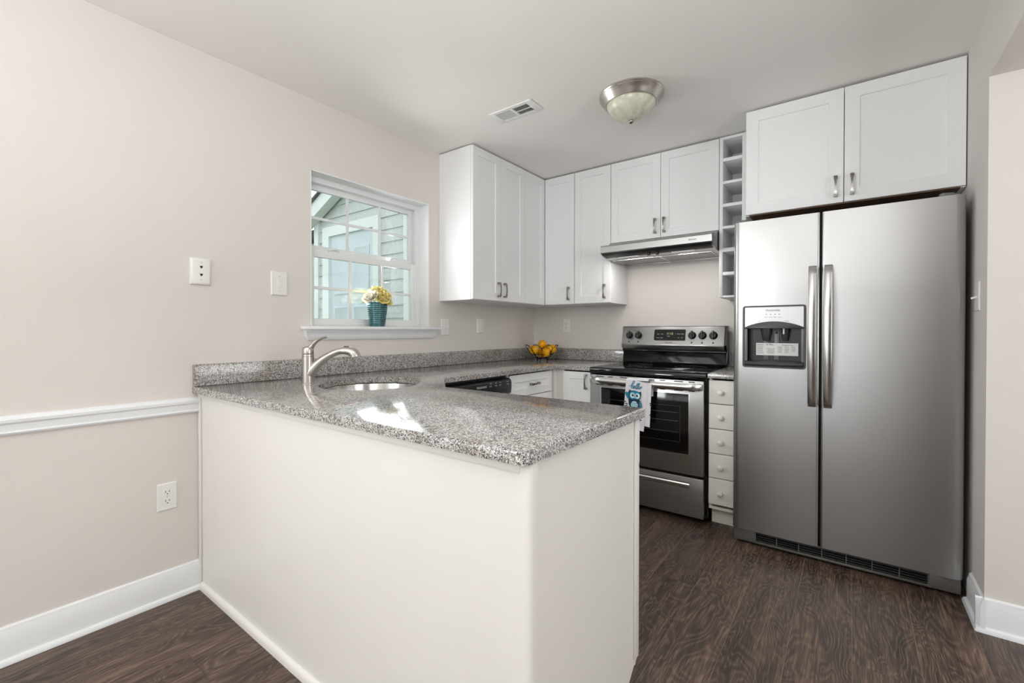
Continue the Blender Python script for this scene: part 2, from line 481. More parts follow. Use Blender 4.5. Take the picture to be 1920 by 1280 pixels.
# right wall with the wide opening into the hallway
OY, OH, OT = -0.992, 2.145, 0.135
w = MB().prism([(0, -0.1), (0, H), (OY, H), (OY, -0.1)], 'x', XR, XR + OT)
w.box(XR, XR + OT, -3.9, OY, OH, H).box(XR, XR + OT, YF, -3.9, -0.1, H)
struct(w.build('wall_right', M_WALL))
struct(MB().box(XR + OT, 5.2, OY, OY + 0.1, -0.1, H).build('wall_hall_end', M_WALL))
struct(MB().box(5.1, 5.2, YF, OY, -0.1, H).build('wall_hall_side', M_WALL))
w = MB().box(-WT, 0.1, YF - WT, YF, -0.3, H).box(2.4, 5.3, YF - WT, YF, -0.3, H).box(0.1, 2.4, YF - WT, YF, 2.1, H)
struct(w.build('wall_front', M_WALL))

# baseboards, chair rail
BB = [(0, 0), (0.030, 0), (0.030, 0.008), (0.026, 0.016), (0.016, 0.020), (0.0155, 0.100), (0.011, 0.112), (0.009, 0.124), (0.004, 0.129), (0, 0.129)]
o = struct(MB().prism([(x, z) for x, z in BB], 'y', YF, -2.722).build('baseboard_left', M_TRIM))
w = MB()
w.prism([(XR - x, z) for x, z in BB], 'y', -0.77, OY - 0.026)
struct(w.build('baseboard_right', M_TRIM))
struct(MB().prism([(OY - x, z) for x, z in BB], 'x', XR - 0.026, 5.1).build('baseboard_hall', M_TRIM))
CR = [(0, 0.797), (0.012, 0.799), (0.016, 0.806), (0.012, 0.812), (0.014, 0.835), (0.021, 0.842), (0.022, 0.852), (0.014, 0.858), (0.010, 0.864), (0, 0.866)]
struct(MB().prism(CR, 'y', YF, -2.722).build('trim_1', M_TRIM))

# ---------------------------------------------------------------- kitchen window
win = bpy.data.objects.new('window_1', None); C.objects.link(win); win['kind'] = 'structure'
win['label'] = 'white double hung kitchen window with grilles above the sink'


def wframe(m, x0, x1, y0, y1, z0, z1, t, mi=0, bev=0.002):
    t = t if isinstance(t, tuple) else (t,) * 4      # left right bottom top
    m.box(x0, x1, y0, y0 + t[0], z0, z1, mi, bev).box(x0, x1, y1 - t[1], y1, z0, z1, mi, bev)
    m.box(x0, x1, y0 + t[0], y1 - t[1], z0, z0 + t[2], mi, bev).box(x0, x1, y0 + t[0], y1 - t[1], z1 - t[3], z1, mi, bev)
    return m


# painted reveal lining the opening
w = MB().box(-0.088, 0.001, WY0 - 0.001, WY0 + 0.004, WZ0, WZ1).box(-0.088, 0.001, WY1 - 0.004, WY1 + 0.001, WZ0, WZ1).box(-0.088, 0.001, WY0, WY1, WZ1 - 0.004, WZ1 + 0.001)
w.build('reveal', M_VINYL, win)
w = wframe(MB(), -0.165, -0.088, WY0 + 0.002, WY1 - 0.002, WZ0 + 0.0, WZ1 - 0.002, (0.030, 0.030, 0.022, 0.032))
w.box(-0.101, -0.088, WY0 + 0.032, WY0 + 0.042, WZ0 + 0.02, WZ1 - 0.03, 0, 0.001).box(-0.101, -0.088, WY1 - 0.042, WY1 - 0.032, WZ0 + 0.02, WZ1 - 0.03, 0, 0.001)
w.build('frame', M_VINYL, win)
GY0, GY1 = -2.120, -1.398                           # glass span
up = wframe(MB(), -0.150, -0.128, WY0 + 0.030, WY1 - 0.030, 1.630, WZ1 - 0.030, (0.042, 0.042, 0.03, 0.036)).build('upper_sash', M_VINYL, win)
lo = wframe(MB(), -0.122, -0.098, WY0 + 0.032, WY1 - 0.032, WZ0 + 0.010, 1.632, (0.042, 0.042, 0.036, 0.042)).build('lower_sash', M_VINYL, win)


def grille(x, z0, z1, par):
    m = MB()
    for k in (1, 2):
        y = GY0 + (GY1 - GY0) * k / 3
        m.box(x - 0.004, x + 0.004, y - 0.0085, y + 0.0085, z0, z1, 0, 0.002)
    zc = (z0 + z1) / 2
    m.box(x - 0.0035, x + 0.0035, GY0 - 0.004, GY1 + 0.004, zc - 0.0085, zc + 0.0085, 0, 0.002)
    m.build('grille', M_VINYL, par)
    MB().box(x - 0.010, x - 0.0065, GY0 - 0.004, GY1 + 0.004, z0 - 0.004, z1 + 0.004).build('glass', M_GLASS, par)


grille(-0.132, 1.656, 1.984, up)
grille(-0.104, 1.234, 1.592, lo)
for y in (-1.985, -1.545):
    m = MB().box(-0.121, -0.098, y - 0.035, y + 0.035, 1.632, 1.638, 0, 0.002)
    m.tube(catmull([(-0.108, y - 0.03, 1.640), (-0.108, y - 0.01, 1.648), (-0.108, y + 0.012, 1.650), (-0.108, y + 0.035, 1.643)], 5), [0.004, 0.005, 0.006, 0.007, 0.008, 0.009, 0.009, 0.009, 0.009, 0.008, 0.008, 0.007, 0.006, 0.006, 0.005, 0.004], 8)
    m.build('sash_lock', M_VINYL, lo)
m = MB().box(-0.088, -0.0005, WY0, WY1, 1.170, 1.1895)
m.box(-0.0004, 0.052, -2.252, -1.248, 1.170, 1.190, 0, 0.006)
m.build('stool', M_TRIM, win)
ap = []
for x, z, t in ((0.034, 1.170, 0.0), (0.034, 1.162, 0.0), (0.028, 1.156, 0.006), (0.024, 1.135, 0.012), (0.016, 1.120, 0.022), (0.012, 1.114, 0.026)):
    ap.append([(0.0, -2.238 + t, z), (x, -2.238 + t, z), (x, -1.262 - t, z), (0.0, -1.262 - t, z)])
MB().loft(ap).build('apron', M_TRIM, win)

# unseen dining room openings behind the photographer, added to let in light
w2 = bpy.data.objects.new('added_window_2', None); C.objects.link(w2); w2['kind'] = 'structure'
wframe(MB(), -0.15, -0.02, DW0, DW1, DZ0, DZ1, 0.05).box(-0.11, -0.07, DW0, DW1, 1.43, 1.47).build('frame', M_VINYL, w2)
d1 = bpy.data.objects.new('added_door_1', None); C.objects.link(d1); d1['kind'] = 'structure'
m = MB()
for x0, x1 in ((0.1, 0.2), (1.2, 1.3), (2.3, 2.4)): m.box(x0, x1, YF - 0.13, YF - 0.05, 0, 2.1)
m.box(0.2, 2.3, YF - 0.13, YF - 0.05, 2.0, 2.1).box(0.2, 2.3, YF - 0.13, YF - 0.05, 0, 0.08)
m.build('frame', M_VINYL, d1)

# ---------------------------------------------------------------- outside, beyond the kitchen window
NY = -0.745        # face of the neighbouring wing
house = thing('neighbour_house', 'pale sided house wing with gable seen through the kitchen window', 'house', (-1.3, NY, -0.3))
GZ = 0.3           # offset of local z


def siding(m, x0, x1, z0, z1, yb, e=0.122, cut=None):
    z = z0; k = 0
    while z < z1:
        a = min(z + e, z1)
        for (p, q) in (cut(z, a) if cut else [(x0, x1)]):
            if q - p > 0.01:
                m.add([(p, yb - 0.013, z), (q, yb - 0.013, z), (q, yb - 0.001, a), (p, yb - 0.001, a), (p, yb + 0.02, z), (q, yb + 0.02, z), (q, yb + 0.02, a), (p, yb + 0.02, a)],
                      [[0, 1, 2, 3], [0, 4, 5, 1], [3, 2, 6, 7], [0, 3, 7, 4], [1, 5, 6, 2]])
        z = a
    return m


# local coordinates: x from the house root (-1.3), y from the wall face, z from the ground
lx = lambda x: x + 1.3
lz = lambda z: z + GZ


def hole(z, a):
    if a <= lz(2.29) and z >= -1: return [(lx(-2.40), lx(-2.285)), (lx(-1.30), lx(-0.2))]
    top = lambda zz: lx(-2.55) + max(0.0, (zz - lz(2.44)) / 0.45)
    return [(max(lx(-2.40), top(a)), lx(-0.2))]


m = siding(MB(), lx(-2.4), lx(-0.2), 0.0, lz(4.0), 0.0, 0.122, hole)
m.box(lx(-2.44), lx(-0.2), 0.02, 3.0, 0.0, lz(2.44))
m.build('wall', M_SIDING, house)
MB().box(lx(-2.465), lx(-2.385), -0.03, 0.02, 0, lz(2.46)).build('corner_board', M_EXTTRIM, house)
m = MB().box(lx(-0.93), lx(-0.86), -0.03, 0.02, 0, lz(3.2))
m.build('corner_board', M_EXTTRIM, house)
m = MB().box(lx(-2.285), lx(-2.165), -0.035, 0.02, 0, lz(2.29)).box(lx(-1.385), lx(-1.30), -0.035, 0.02, 0, lz(2.29)).box(lx(-2.165), lx(-1.385), -0.035, 0.02, lz(2.185), lz(2.29))
m.build('door_casing', M_EXTTRIM, house)
dr = MB().box(lx(-2.165), lx(-1.385), -0.01, 0.03, 0, lz(2.185))
for (a, b, p, q) in ((-2.08, -1.82, 1.55, 2.03), (-1.73, -1.47, 1.55, 2.03), (-2.08, -1.82, 0.75, 1.42), (-1.73, -1.47, 0.75, 1.42), (-2.08, -1.82, 0.0, 0.6), (-1.73, -1.47, 0.0, 0.6)):
    dr.rings_rect(lx(a), lx(b), lz(p), lz(q), [(0, -0.0095), (0.0, -0.016), (0.012, -0.019), (0.03, -0.012)])
dr.build('door', M_EXTDOOR, house)
rk = MB().prism([(lx(-2.62), lz(2.26)), (lx(-0.4), lz(2.26) + 2.22 * 0.45), (lx(-0.4), lz(2.26) + 2.22 * 0.45 + 0.16), (lx(-2.62), lz(2.42))], 'y', -0.13, -0.03)
rk.build('rake_board', M_EXTTRIM, house)
MB().prism([(lx(-2.70), lz(2.385)), (lx(-0.3), lz(2.385) + 2.4 * 0.45), (lx(-0.3), lz(2.405) + 2.4 * 0.45), (lx(-2.70), lz(2.405))], 'y', -0.16, 3.0).build('roof', M_ROOF, house)
MB().prism([(lx(-2.62), lz(2.34)), (lx(-0.4), lz(2.34) + 2.22 * 0.45), (lx(-0.4), lz(2.36) + 2.22 * 0.45), (lx(-2.62), lz(2.36))], 'y', -0.03, 0.02).build('soffit', M_EXTTRIM, house)
far = thing('far_house', 'distant grey sided house wall at the left edge of the kitchen window', 'house', (-5.6, 0.9, -0.3))
siding(MB(), -3, 2.4, 0, 3.05, 0).box(-3, 2.4, 0.02, 3, 0, 3.05).build('wall', mat('grey_siding', (150, 150, 146), 0.6, noise=0.06), far)
MB().prism([(-0.35, 3.05), (3, 3.9), (3.0, 4.0), (-0.45, 3.11)], 'x', -3.1, 2.5).build('roof', M_ROOF, far)
MB().box(-3, 2.4, -0.03, -0.014, 2.9, 3.04).build('frieze', M_EXTTRIM, far)
lawn = MB().box(-14, -WT, -12, 8, -0.5, -0.3).build('lawn', M_LAWN); lawn['kind'] = 'structure'

# ---------------------------------------------------------------- hardware
def pull_mesh(L):
    """waisted arched pull, vertical, centred on the origin, standing out towards -y"""
    m = MB(); rings = []
    N = 14
    for k in range(N + 1):
        t = k / N; z = (t - 0.5) * L; e = abs(2 * t - 1)
        w = 0.0042 + 0.0040 * e ** 2; y = -0.020 - 0.009 * (1 - e ** 2); th = 0.0035
        rings.append([(-w, y - th, z), (w, y - th, z), (w, y + th, z), (-w, y + th, z)])
    m.loft(rings)
    for s in (-1, 1):
        z = s * (L / 2 - 0.006)
        m.box(-0.0085, 0.0085, -0.024, 0.0, z - 0.0065, z + 0.0065, 0, 0.0015)
    return m


_pull = pull_mesh(0.106)
_pm = None


def pull(parent, loc, horiz=False):
    global _pm
    if _pm is None:
        o = _pull.build('handle', M_NICKELD, parent, loc); _pm = o.data
    else:
        o = bpy.data.objects.new('handle', _pm); C.objects.link(o); o.parent = parent; o.location = loc
    if horiz: o.rotation_euler = (0, PI / 2, 0)
    return o


def shaker(x0, x1, z0, z1, yf, parent, material=None, rail=0.055, name='door'):
    return MB().rings_rect(x0, x1, z0, z1, [(0, yf + 0.019), (0, yf + 0.0015), (0.0015, yf), (rail, yf), (rail + 0.003, yf + 0.007)]).build(name, material or M_CAB, parent, ang=20)


def carcass(x0, x1, d, z0, z1, parent, material=None, t=0.016, top=True, name='carcass', bottom_mat=None):
    """open-fronted cabinet box, wall side at y=0, front edge at y=-d"""
    m = MB()
    m.box(x0, x0 + t, -d, -0.001, z0, z1).box(x1 - t, x1, -d, -0.001, z0, z1).box(x0 + t, x1 - t, -d, -0.001, z0, z0 + t, 1 if bottom_mat else 0)
    m.box(x0 + t, x1 - t, -0.012, -0.001, z0 + t, z1)
    if top: m.box(x0 + t, x1 - t, -d, -0.001, z1 - t, z1)
    return m.build(name, [material or M_CAB] + ([bottom_mat] if bottom_mat else []), parent)


# ---------------------------------------------------------------- wall cabinets
UB, UT = 1.378, 2.423          # bottom and top of the wall cabinets
g = 'white wall cabinets'
c = thing('wall_cabinet', 'tall white two-door wall cabinet beside the window on the left wall', 'cabinet', (0, -1.222, UB), PI / 2, g)
hh = UT - UB
carcass(0, 0.608, 0.302, 0, hh, c)
d = shaker(0.0015, 0.3035, 0.003, hh - 0.003, -0.322, c); pull(d, (0.274, -0.322, 0.083))
d = shaker(0.3065, 0.6065, 0.003, hh - 0.003, -0.322, c); pull(d, (0.344, -0.322, 0.083))
# L-shaped corner cabinet with a folding pair of doors
c = thing('corner_wall_cabinet', 'white L-shaped corner wall cabinet with narrow folding doors', 'cabinet', (0, 0, UB), 0, g)
L = [(0.001, -0.001), (0.598, -0.001), (0.598, -0.300), (0.300, -0.300), (0.300, -0.612), (0.001, -0.612)]
m = MB().prism(L, 'z', 0, 0.016).prism(L, 'z', hh - 0.016, hh)
m.box(0.001, 0.3, -0.612, -0.598, 0.016, hh - 0.016).box(0.584, 0.598, -0.3, -0.001, 0.016, hh - 0.016).box(0.001, 0.012, -0.598, -0.001, 0.016, hh - 0.016).box(0.012, 0.584, -0.012, -0.001, 0.016, hh - 0.016)
m.build('carcass', M_CAB, c)
d = MB().rings_rect(0, 0.290, 0.003, hh - 0.003, [(0, 0.019), (0, 0.0015), (0.0015, 0), (0.055, 0), (0.058, 0.007)]).build('door', M_CAB, c, (0.320, -0.6105, 0), 20)
d.rotation_euler = (0, 0, PI / 2)
d = shaker(0.3215, 0.5965, 0.003, hh - 0.003, -0.320, c); pull(d, (0.551, -0.320, 0.086))
c = thing('wall_cabinet', 'tall white single-door wall cabinet between the corner and the range hood', 'cabinet', (0.600, 0, UB), 0, g)
carcass(0, 0.309, 0.300, 0, hh, c)
d = shaker(0.0015, 0.3075, 0.003, hh - 0.003, -0.320, c); pull(d, (0.261, -0.320, 0.089))
c = thing('wall_cabinet', 'short white two-door wall cabinet above the range hood', 'cabinet', (0.910, 0, 1.822), 0, g)
h2 = UT - 1.822
carcass(0, 0.757, 0.300, 0, h2, c)
d = shaker(0.0015, 0.3735, 0.003, h2 - 0.003, -0.320, c); pull(d, (0.338, -0.320, 0.086))
d = shaker(0.3765, 0.7555, 0.003, h2 - 0.003, -0.320, c); pull(d, (0.402, -0.320, 0.086))
# wine cubby tower
c = thing('wine_rack', 'narrow white open cubby rack between the hood and the refrigerator', 'rack', (1.669, 0, 1.382), 0)
m = MB(); wd, dp, ht = 0.156, 0.319, UT - 1.382
m.box(0, 0.021, -dp, -0.001, 0, ht, 0, 0.001).box(wd - 0.023, wd, -dp, -0.001, 0, ht, 0, 0.001).box(0.021, wd - 0.023, -0.012, -0.001, 0, ht)
m.build('carcass', M_CAB, c)
edges = [(0, 0.013), (0.145, 0.166), (0.297, 0.322), (0.447, 0.464), (0.589, 0.609), (0.738, 0.755), (0.883, 0.904), (1.025, ht)]
for a, b in edges: MB().box(0.021, wd - 0.023, -dp + 0.001, -0.012, a, b, 0, 0.001).build('shelf', M_CAB, c)
# deep cabinet above the refrigerator
c = thing('wall_cabinet', 'deep white two-door cabinet above the refrigerator', 'cabinet', (1.869, 0, 1.827), 0, g)
h3 = UT - 1.827
carcass(0, 0.904, 0.583, 0, h3, c, bottom_mat=M_RAW)
d = shaker(0.0015, 0.4535, 0.004, h3 - 0.003, -0.602, c, rail=0.062); pull(d, (0.421, -0.602, 0.087))
d = shaker(0.4565, 0.9025, 0.004, h3 - 0.003, -0.602, c, rail=0.062); pull(d, (0.489, -0.602, 0.087))

# ---------------------------------------------------------------- counters
CT, CB = 0.914, 0.885
PY0, PY1, PX = -2.752, -2.069, 1.826
DGX, DGY, CFX, CFY = 0.914, -1.796, 0.632, -0.658
top = thing('countertop', 'speckled grey granite counter running round the sink corner onto the peninsula', 'countertop', (0, 0, CT))


def rounded(poly, radii, n=5):
    out = []
    N = len(poly)
    for i, p in enumerate(poly):
        r = radii.get(i, 0)
        if not r: out.append(p); continue
        P, A, B = Vector(p), Vector(poly[i - 1]), Vector(poly[(i + 1) % N])
        a, b = (A - P).normalized(), (B - P).normalized()
        p0, p1 = P + a * r, P + b * r
        for k in range(n + 1):
            t = k / n; out.append(tuple(p0 * (1 - t) ** 2 + P * 2 * t * (1 - t) + p1 * t * t))
    return out


SCX, SCY, SA, SB = 0.523, -2.178, 0.272, 0.228   # sink centre, half length (along the diagonal edge), half width


def slab(outer, hole, z0, z1, r=0.006):
    """slab with an eased top edge and an oval hole"""
    b = bmesh.new()
    n = len(outer)
    def inset(poly, d):
        res = []
        for i in range(len(poly)):
            P, A, B = Vector(poly[i]), Vector(poly[i - 1]), Vector(poly[(i + 1) % len(poly)])
            e1, e2 = (P - A).normalized(), (B - P).normalized()
            n1, n2 = Vector((-e1.y, e1.x)), Vector((-e2.y, e2.x))
            nn = (n1 + n2); nn.normalize(); k = max(0.4, nn.dot(n1))
            res.append(tuple(P + nn * d / k))
        return res
    lev = [(0, z0), (0, z1 - r), (r * 0.3, z1 - r * 0.3), (r, z1)]
    rings = []
    for d_, z in lev:
        rings.append([b.verts.new((x, y, z)) for x, y in (inset(outer, d_) if d_ else outer)])
    for i in range(len(rings) - 1):
        for j in range(n): b.faces.new([rings[i][j], rings[i][(j + 1) % n], rings[i + 1][(j + 1) % n], rings[i + 1][j]])
    for zi, ring in ((1, rings[-1]), (0, rings[0])):
        es = []
        for j in range(n):
            e = b.edges.get((ring[j], ring[(j + 1) % n])) or b.edges.new((ring[j], ring[(j + 1) % n])); es.append(e)
        if hole:
            hv = [b.verts.new((x, y, z1 if zi else z0)) for x, y in hole]
            for j in range(len(hv)): es.append(b.edges.new((hv[j], hv[(j + 1) % len(hv)])))
            if zi: ht_ = hv
            else: hb_ = hv
        bmesh.ops.triangle_fill(b, edges=es, use_beauty=True)
    if hole:
        k = len(ht_)
        for j in range(k): b.faces.new([ht_[j], ht_[(j + 1) % k], hb_[(j + 1) % k], hb_[j]])
    bmesh.ops.recalc_face_normals(b, faces=b.faces[:])
    return MB().bm(b)


outer = [(0.001, PY0), (PX, PY0), (PX, PY1), (DGX, PY1), (CFX, DGY), (CFX, CFY), (0.909, CFY), (0.909, -0.001), (0.001, -0.001)]
outer = rounded(outer, {1: 0.03, 2: 0.012}, 6)
oval = []
for k in range(48):
    a = 2 * PI * k / 48
    ca, sa = math.cos(a), math.sin(a)
    t = math.copysign(abs(ca) ** 0.86, ca) * SA; s_ = math.copysign(abs(sa) ** 0.86, sa) * SB
    oval.append((SCX + t * S2 + s_ * S2, SCY - t * S2 + s_ * S2))
slab(outer, oval, CB - CT, 0).build('slab', M_GRANITE, top)
bs = 0.098
MB().box(0.001, 0.021, PY0 + 0.002, -0.001, 0.0005, bs, 0, 0.002).build('backsplash', M_GRANITE, top)
MB().box(0.0215, 0.909, -0.021, -0.001, 0.0005, bs, 0, 0.002).build('backsplash', M_GRANITE, top)
t2 = thing('countertop', 'short piece of grey granite counter between the range and the refrigerator', 'countertop', (1.682, 0, CT))
slab([(0, CFY), (0.151, CFY), (0.151, -0.001), (0, -0.001)], None, CB - CT, 0).build('slab', M_GRANITE, t2)
MB().box(0, 0.151, -0.021, -0.001, 0.0005, bs, 0, 0.002).build('backsplash', M_GRANITE, t2)

# sink
sk = thing('sink', 'oval stainless steel sink set under the granite corner counter', 'sink', (SCX, SCY, CB))
rings = []
for (f, z) in ((1.09, -0.001), (1.02, -0.001), (1.0, -0.006), (0.97, -0.06), (0.93, -0.14), (0.85, -0.165), (0.5, -0.175), (0.16, -0.178), (0.15, -0.185), (0.02, -0.186)):
    rings.append([((x - SCX) * f, (y - SCY) * f, z) for x, y in oval])
MB().loft(rings, cap=False).build('basin', M_STEEL2, sk)
MB().lathe([(0.045, -0.1765), (0.045, -0.1735), (0.036, -0.172), (0.030, -0.176), (0.001, -0.177)], n=24).build('drain', M_NICKEL, sk)

# faucet: local +x points over the sink
fc = thing('faucet', 'brushed nickel pull-out kitchen faucet with side lever behind the sink', 'faucet', (0.313, -2.381, CT), math.radians(40))
m = MB().lathe([(0.031, 0), (0.031, 0.003), (0.0285, 0.006), (0.0275, 0.06), (0.0272, 0.12), (0.0272, 0.128), (0.026, 0.129), (0.026, 0.131), (0.0272, 0.132), (0.0268, 0.139), (0.025, 0.1395), (0.001, 0.140)], n=32)
m.build('body', M_NICKEL, fc)
path = catmull([(0.004, 0, 0.045), (0.035, 0, 0.082), (0.062, 0, 0.108), (0.10, 0, 0.134), (0.138, 0, 0.151), (0.170, 0, 0.157), (0.190, 0, 0.156)], 6)
rr = [0.027 - 0.0108 * min(1, k / 18) for k in range(len(path))]
MB().tube(path, rr, 18).build('spout', M_NICKEL, fc)
path = catmull([(0.158, 0, 0.1555), (0.178, 0, 0.1565), (0.197, 0, 0.153), (0.211, 0, 0.145), (0.218, 0, 0.135), (0.220, 0, 0.127)], 5)
rr = [0.0165 + 0.0080 * min(1, k / 16) for k in range(len(path))]
hd = MB().tube(path, rr, 18).build('spray_head', M_NICKEL, fc)
MB().box(0.168, 0.192, -0.007, 0.007, 0.1725, 0.1775, 0, 0.002).build('spray_button', M_BLACKPL, hd)
m = MB().lathe([(0.0255, 0.141), (0.0262, 0.145), (0.0258, 0.162), (0.022, 0.171), (0.012, 0.176), (0.001, 0.177)], n=28)
path = catmull([(0.002, 0, 0.160), (0.018, 0, 0.176), (0.030, 0, 0.193), (0.046, 0, 0.206), (0.066, 0, 0.216), (0.086, 0, 0.220)], 6)
rings = []
for k, p in enumerate(path):
    t = k / (len(path) - 1); wy = 0.018 - 0.007 * min(1, t * 1.6); th = 0.013 - 0.0085 * min(1, t * 1.2)
    rings.append([(p.x + th * math.sin(a) * -0.6, wy * math.cos(a), p.z + th * math.sin(a)) for a in [2 * PI * j / 14 for j in range(14)]])
m.loft(rings)
m.build('lever', M_NICKEL, fc)

# ---------------------------------------------------------------- base cabinets
KICK = 0.105
g = 'base cabinets'
# peninsula
pen = thing('peninsula_cabinet', 'cream panelled peninsula cabinet facing the dining side under granite', 'cabinet', (0, 0, 0), 0, g)
m = MB().box(0.002, 1.798, -2.722, -2.708, 0.0, CB - 0.001)
m.build('back_panel', M_PEN, pen)
m = MB().box(0.021, 1.797, -2.731, -2.7225, CB - 0.024, CB - 0.001, 0, 0.003)
m.build('top_moulding', M_PEN, pen)
m = MB().box(0.003, 0.022, -2.731, -2.7225, 0.026, CB - 0.001, 0, 0.002)
m.build('side_moulding', M_PEN, pen)
m = MB().prism([(-2.7225, 0), (-2.737, 0), (-2.737, 0.014), (-2.734, 0.024), (-2.728, 0.030), (-2.7225, 0.031)], 'x', 0.03, 1.797)
m.build('shoe_moulding', M_PEN, pen)
sec = []
for a in range(0, 91, 15):
    sec.append((1.809 + 0.014 * math.sin(math.radians(a)), -2.716 - 0.014 * math.cos(math.radians(a))))
post = [(1.797, -2.730)] + sec + [(1.823, -2.700), (1.797, -2.700)]
MB().prism(post, 'z', 0, CB - 0.001).build('corner_post', M_PEN, pen)
m = MB().prism([(-2.700, 0.0), (-2.160, 0.0), (-2.160, 0.062), (-2.118, 0.095), (-2.112, 0.090), (-2.095, 0.112), (-2.095, CB - 0.001), (-2.700, CB - 0.001)], 'x', 1.790, 1.809)
m.build('end_panel', M_PEN, pen)
MB().box(1.8092, 1.815, -2.127, -2.0955, 0.116, CB - 0.002, 0, 0.002).build('end_stile', M_PEN, pen)
m = MB().box(0.95, 1.789, -2.708, -2.09, 0.10, 0.116).box(0.95, 0.966, -2.708, -2.09, 0.116, CB - 0.002).box(0.95, 1.789, -2.16, -2.145, 0, 0.10)
m.build('carcass', M_PEN, pen)
for x0, x1 in ((0.955, 1.372), (1.376, 1.808)):
    dd = MB().rings_rect(-x1, -x0, 0.735, CB - 0.012, [(0, 0.019), (0, 0.003), (0.003, 0.0)]).build('drawer_front', M_CREAM, pen, (0, -2.073, 0)); dd.rotation_euler = (0, 0, PI)
    MB().lathe([(0.006, 0), (0.006, -0.010), (0.014, -0.016), (0.015, -0.022), (0.010, -0.027), (0.001, -0.028)], (-(x0 + x1) / 2, 0, 0.80), 16, axis='y').build('knob', M_CREAM, dd)
    dd = MB().rings_rect(-x1, -x0, 0.115, 0.722, [(0, 0.019), (0, 0.003), (0.003, 0.0)]).build('door', M_CREAM, pen, (0, -2.075, 0)); dd.rotation_euler = (0, 0, PI)
    MB().lathe([(0.006, 0), (0.006, -0.010), (0.014, -0.016), (0.015, -0.022), (0.010, -0.027), (0.001, -0.028)], (-x1 + 0.05, 0, 0.66), 16, axis='y').build('knob', M_CREAM, dd)
# diagonal sink base
sb = thing('sink_base_cabinet', 'diagonal white corner cabinet carrying the sink inside the counter corner', 'cabinet', (0, 0, 0), 0, g)
m = MB().box(0.003, 0.018, -2.700, -1.802, 0.0, CB - 0.002).box(0.018, 0.945, -2.704, -2.690, 0.0, CB - 0.002).box(0.93, 0.945, -2.69, -2.10, 0.10, CB - 0.002).box(0.018, 0.60, -1.816, -1.802, 0.10, CB - 0.002)
m.prism([(0.018, -2.69), (0.93, -2.69), (0.93, -2.10), (0.615, -1.816), (0.018, -1.816)], 'z', 0.10, 0.116)
m.build('carcass', M_CAB, sb)
dlen = math.hypot(0.93 - 0.615, 2.10 - 1.816)
d = MB().rings_rect(0.006, dlen - 0.006, 0.12, CB - 0.03, [(0, 0.018), (0, 0.0015), (0.0015, 0), (0.055, 0), (0.058, 0.007)]).build('door', M_CAB, sb, (0.925, -2.102, 0), 20)
d.rotation_euler = (0, 0, PI - math.atan2(0.284, 0.315))
pull(d, (0.05, 0, 0.76))
# dishwasher: built facing -y then turned to face +x
dw = thing('dishwasher', 'black built-in dishwasher under the left counter beside the drawers', 'dishwasher', (0, -1.797, 0), PI / 2)
MB().box(0.003, 0.595, -0.585, -0.03, 0.09, CB - 0.006).build('tub', M_BLACKPL, dw)
MB().box(0.003, 0.597, -0.615, -0.586, 0.11, 0.752, 0, 0.005).build('door', M_BLACKGL, dw)
m = MB().prism([(-0.586, 0.756), (-0.612, 0.756), (-0.630, 0.772), (-0.634, 0.80), (-0.634, 0.835), (-0.628, 0.855), (-0.612, 0.864), (-0.586, 0.864)], 'x', 0.003, 0.597, 0, 0.003)
cp = m.build('control_panel', M_BLACKPL, dw)
MB().text('FRIGIDAIRE', 0.0175, TM(0.303, -0.6345, 0.830), 0).build('lettering', M_WINK, cp)
for x in (0.384, 0.436, 0.478, 0.553):
    m = MB().box(x - 0.011, x + 0.011, -0.6355, -0.633, 0.826, 0.834, 0, 0.001).text('Wash' if x < 0.4 else ('Dry' if x < 0.45 else ('Start' if x < 0.5 else 'Cancel')), 0.008, TM(x, -0.6345, 0.846), 1)
    m.build('button', [M_MGREY, M_WINK], cp)
MB().box(0.01, 0.59, -0.52, -0.505, 0, 0.088).build('toe_panel', M_BLACKPL, dw)
# left run drawer base
lb = thing('base_cabinet', 'white drawer base cabinet right of the dishwasher with bow-tie pull', 'cabinet', (0, -1.197, 0), PI / 2, g)
carcass(0.002, 0.545, 0.592, KICK, CB - 0.002, lb, top=False)
MB().box(0.002, 0.545, -0.52, -0.505, 0, KICK).build('toe_kick', M_CAB, lb)
d = shaker(0.006, 0.523, 0.727, 0.874, -0.612, lb, rail=0.05, name='drawer_front')
pull(d, (0.283, -0.612, 0.800), True)
d = shaker(0.006, 0.523, 0.425, 0.722, -0.612, lb, rail=0.05, name='drawer_front'); pull(d, (0.265, -0.612, 0.60), True)
d = shaker(0.006, 0.523, 0.118, 0.420, -0.612, lb, rail=0.05, name='drawer_front'); pull(d, (0.265, -0.612, 0.30), True)
# corner + back run base cabinet
cb = thing('base_cabinet', 'white corner base cabinet with one shaker door left of the range', 'cabinet', (0, 0, 0), 0, g)
m = MB().box(0.002, 0.014, -0.648, -0.002, 0, CB - 0.002).box(0.014, 0.906, -0.014, -0.002, 0, CB - 0.002).box(0.892, 0.906, -0.618, -0.014, KICK, CB - 0.002).box(0.014, 0.892, -0.618, -0.014, KICK, KICK + 0.016)
m.box(0.612, 0.892, -0.54, -0.525, 0, KICK)
m.build('carcass', M_CAB, cb)
m = MB().prism([(0.592, -0.650), (0.611, -0.650), (0.611, -0.6185), (0.683, -0.6185), (0.683, -0.6), (0.592, -0.6)], 'z', KICK, CB - 0.003)
m.build('corner_filler', M_PEN, cb)
d = shaker(0.685, 0.905, 0.118, 0.873, -0.638, cb, rail=0.05); pull(d, (0.872, -0.638, 0.806))
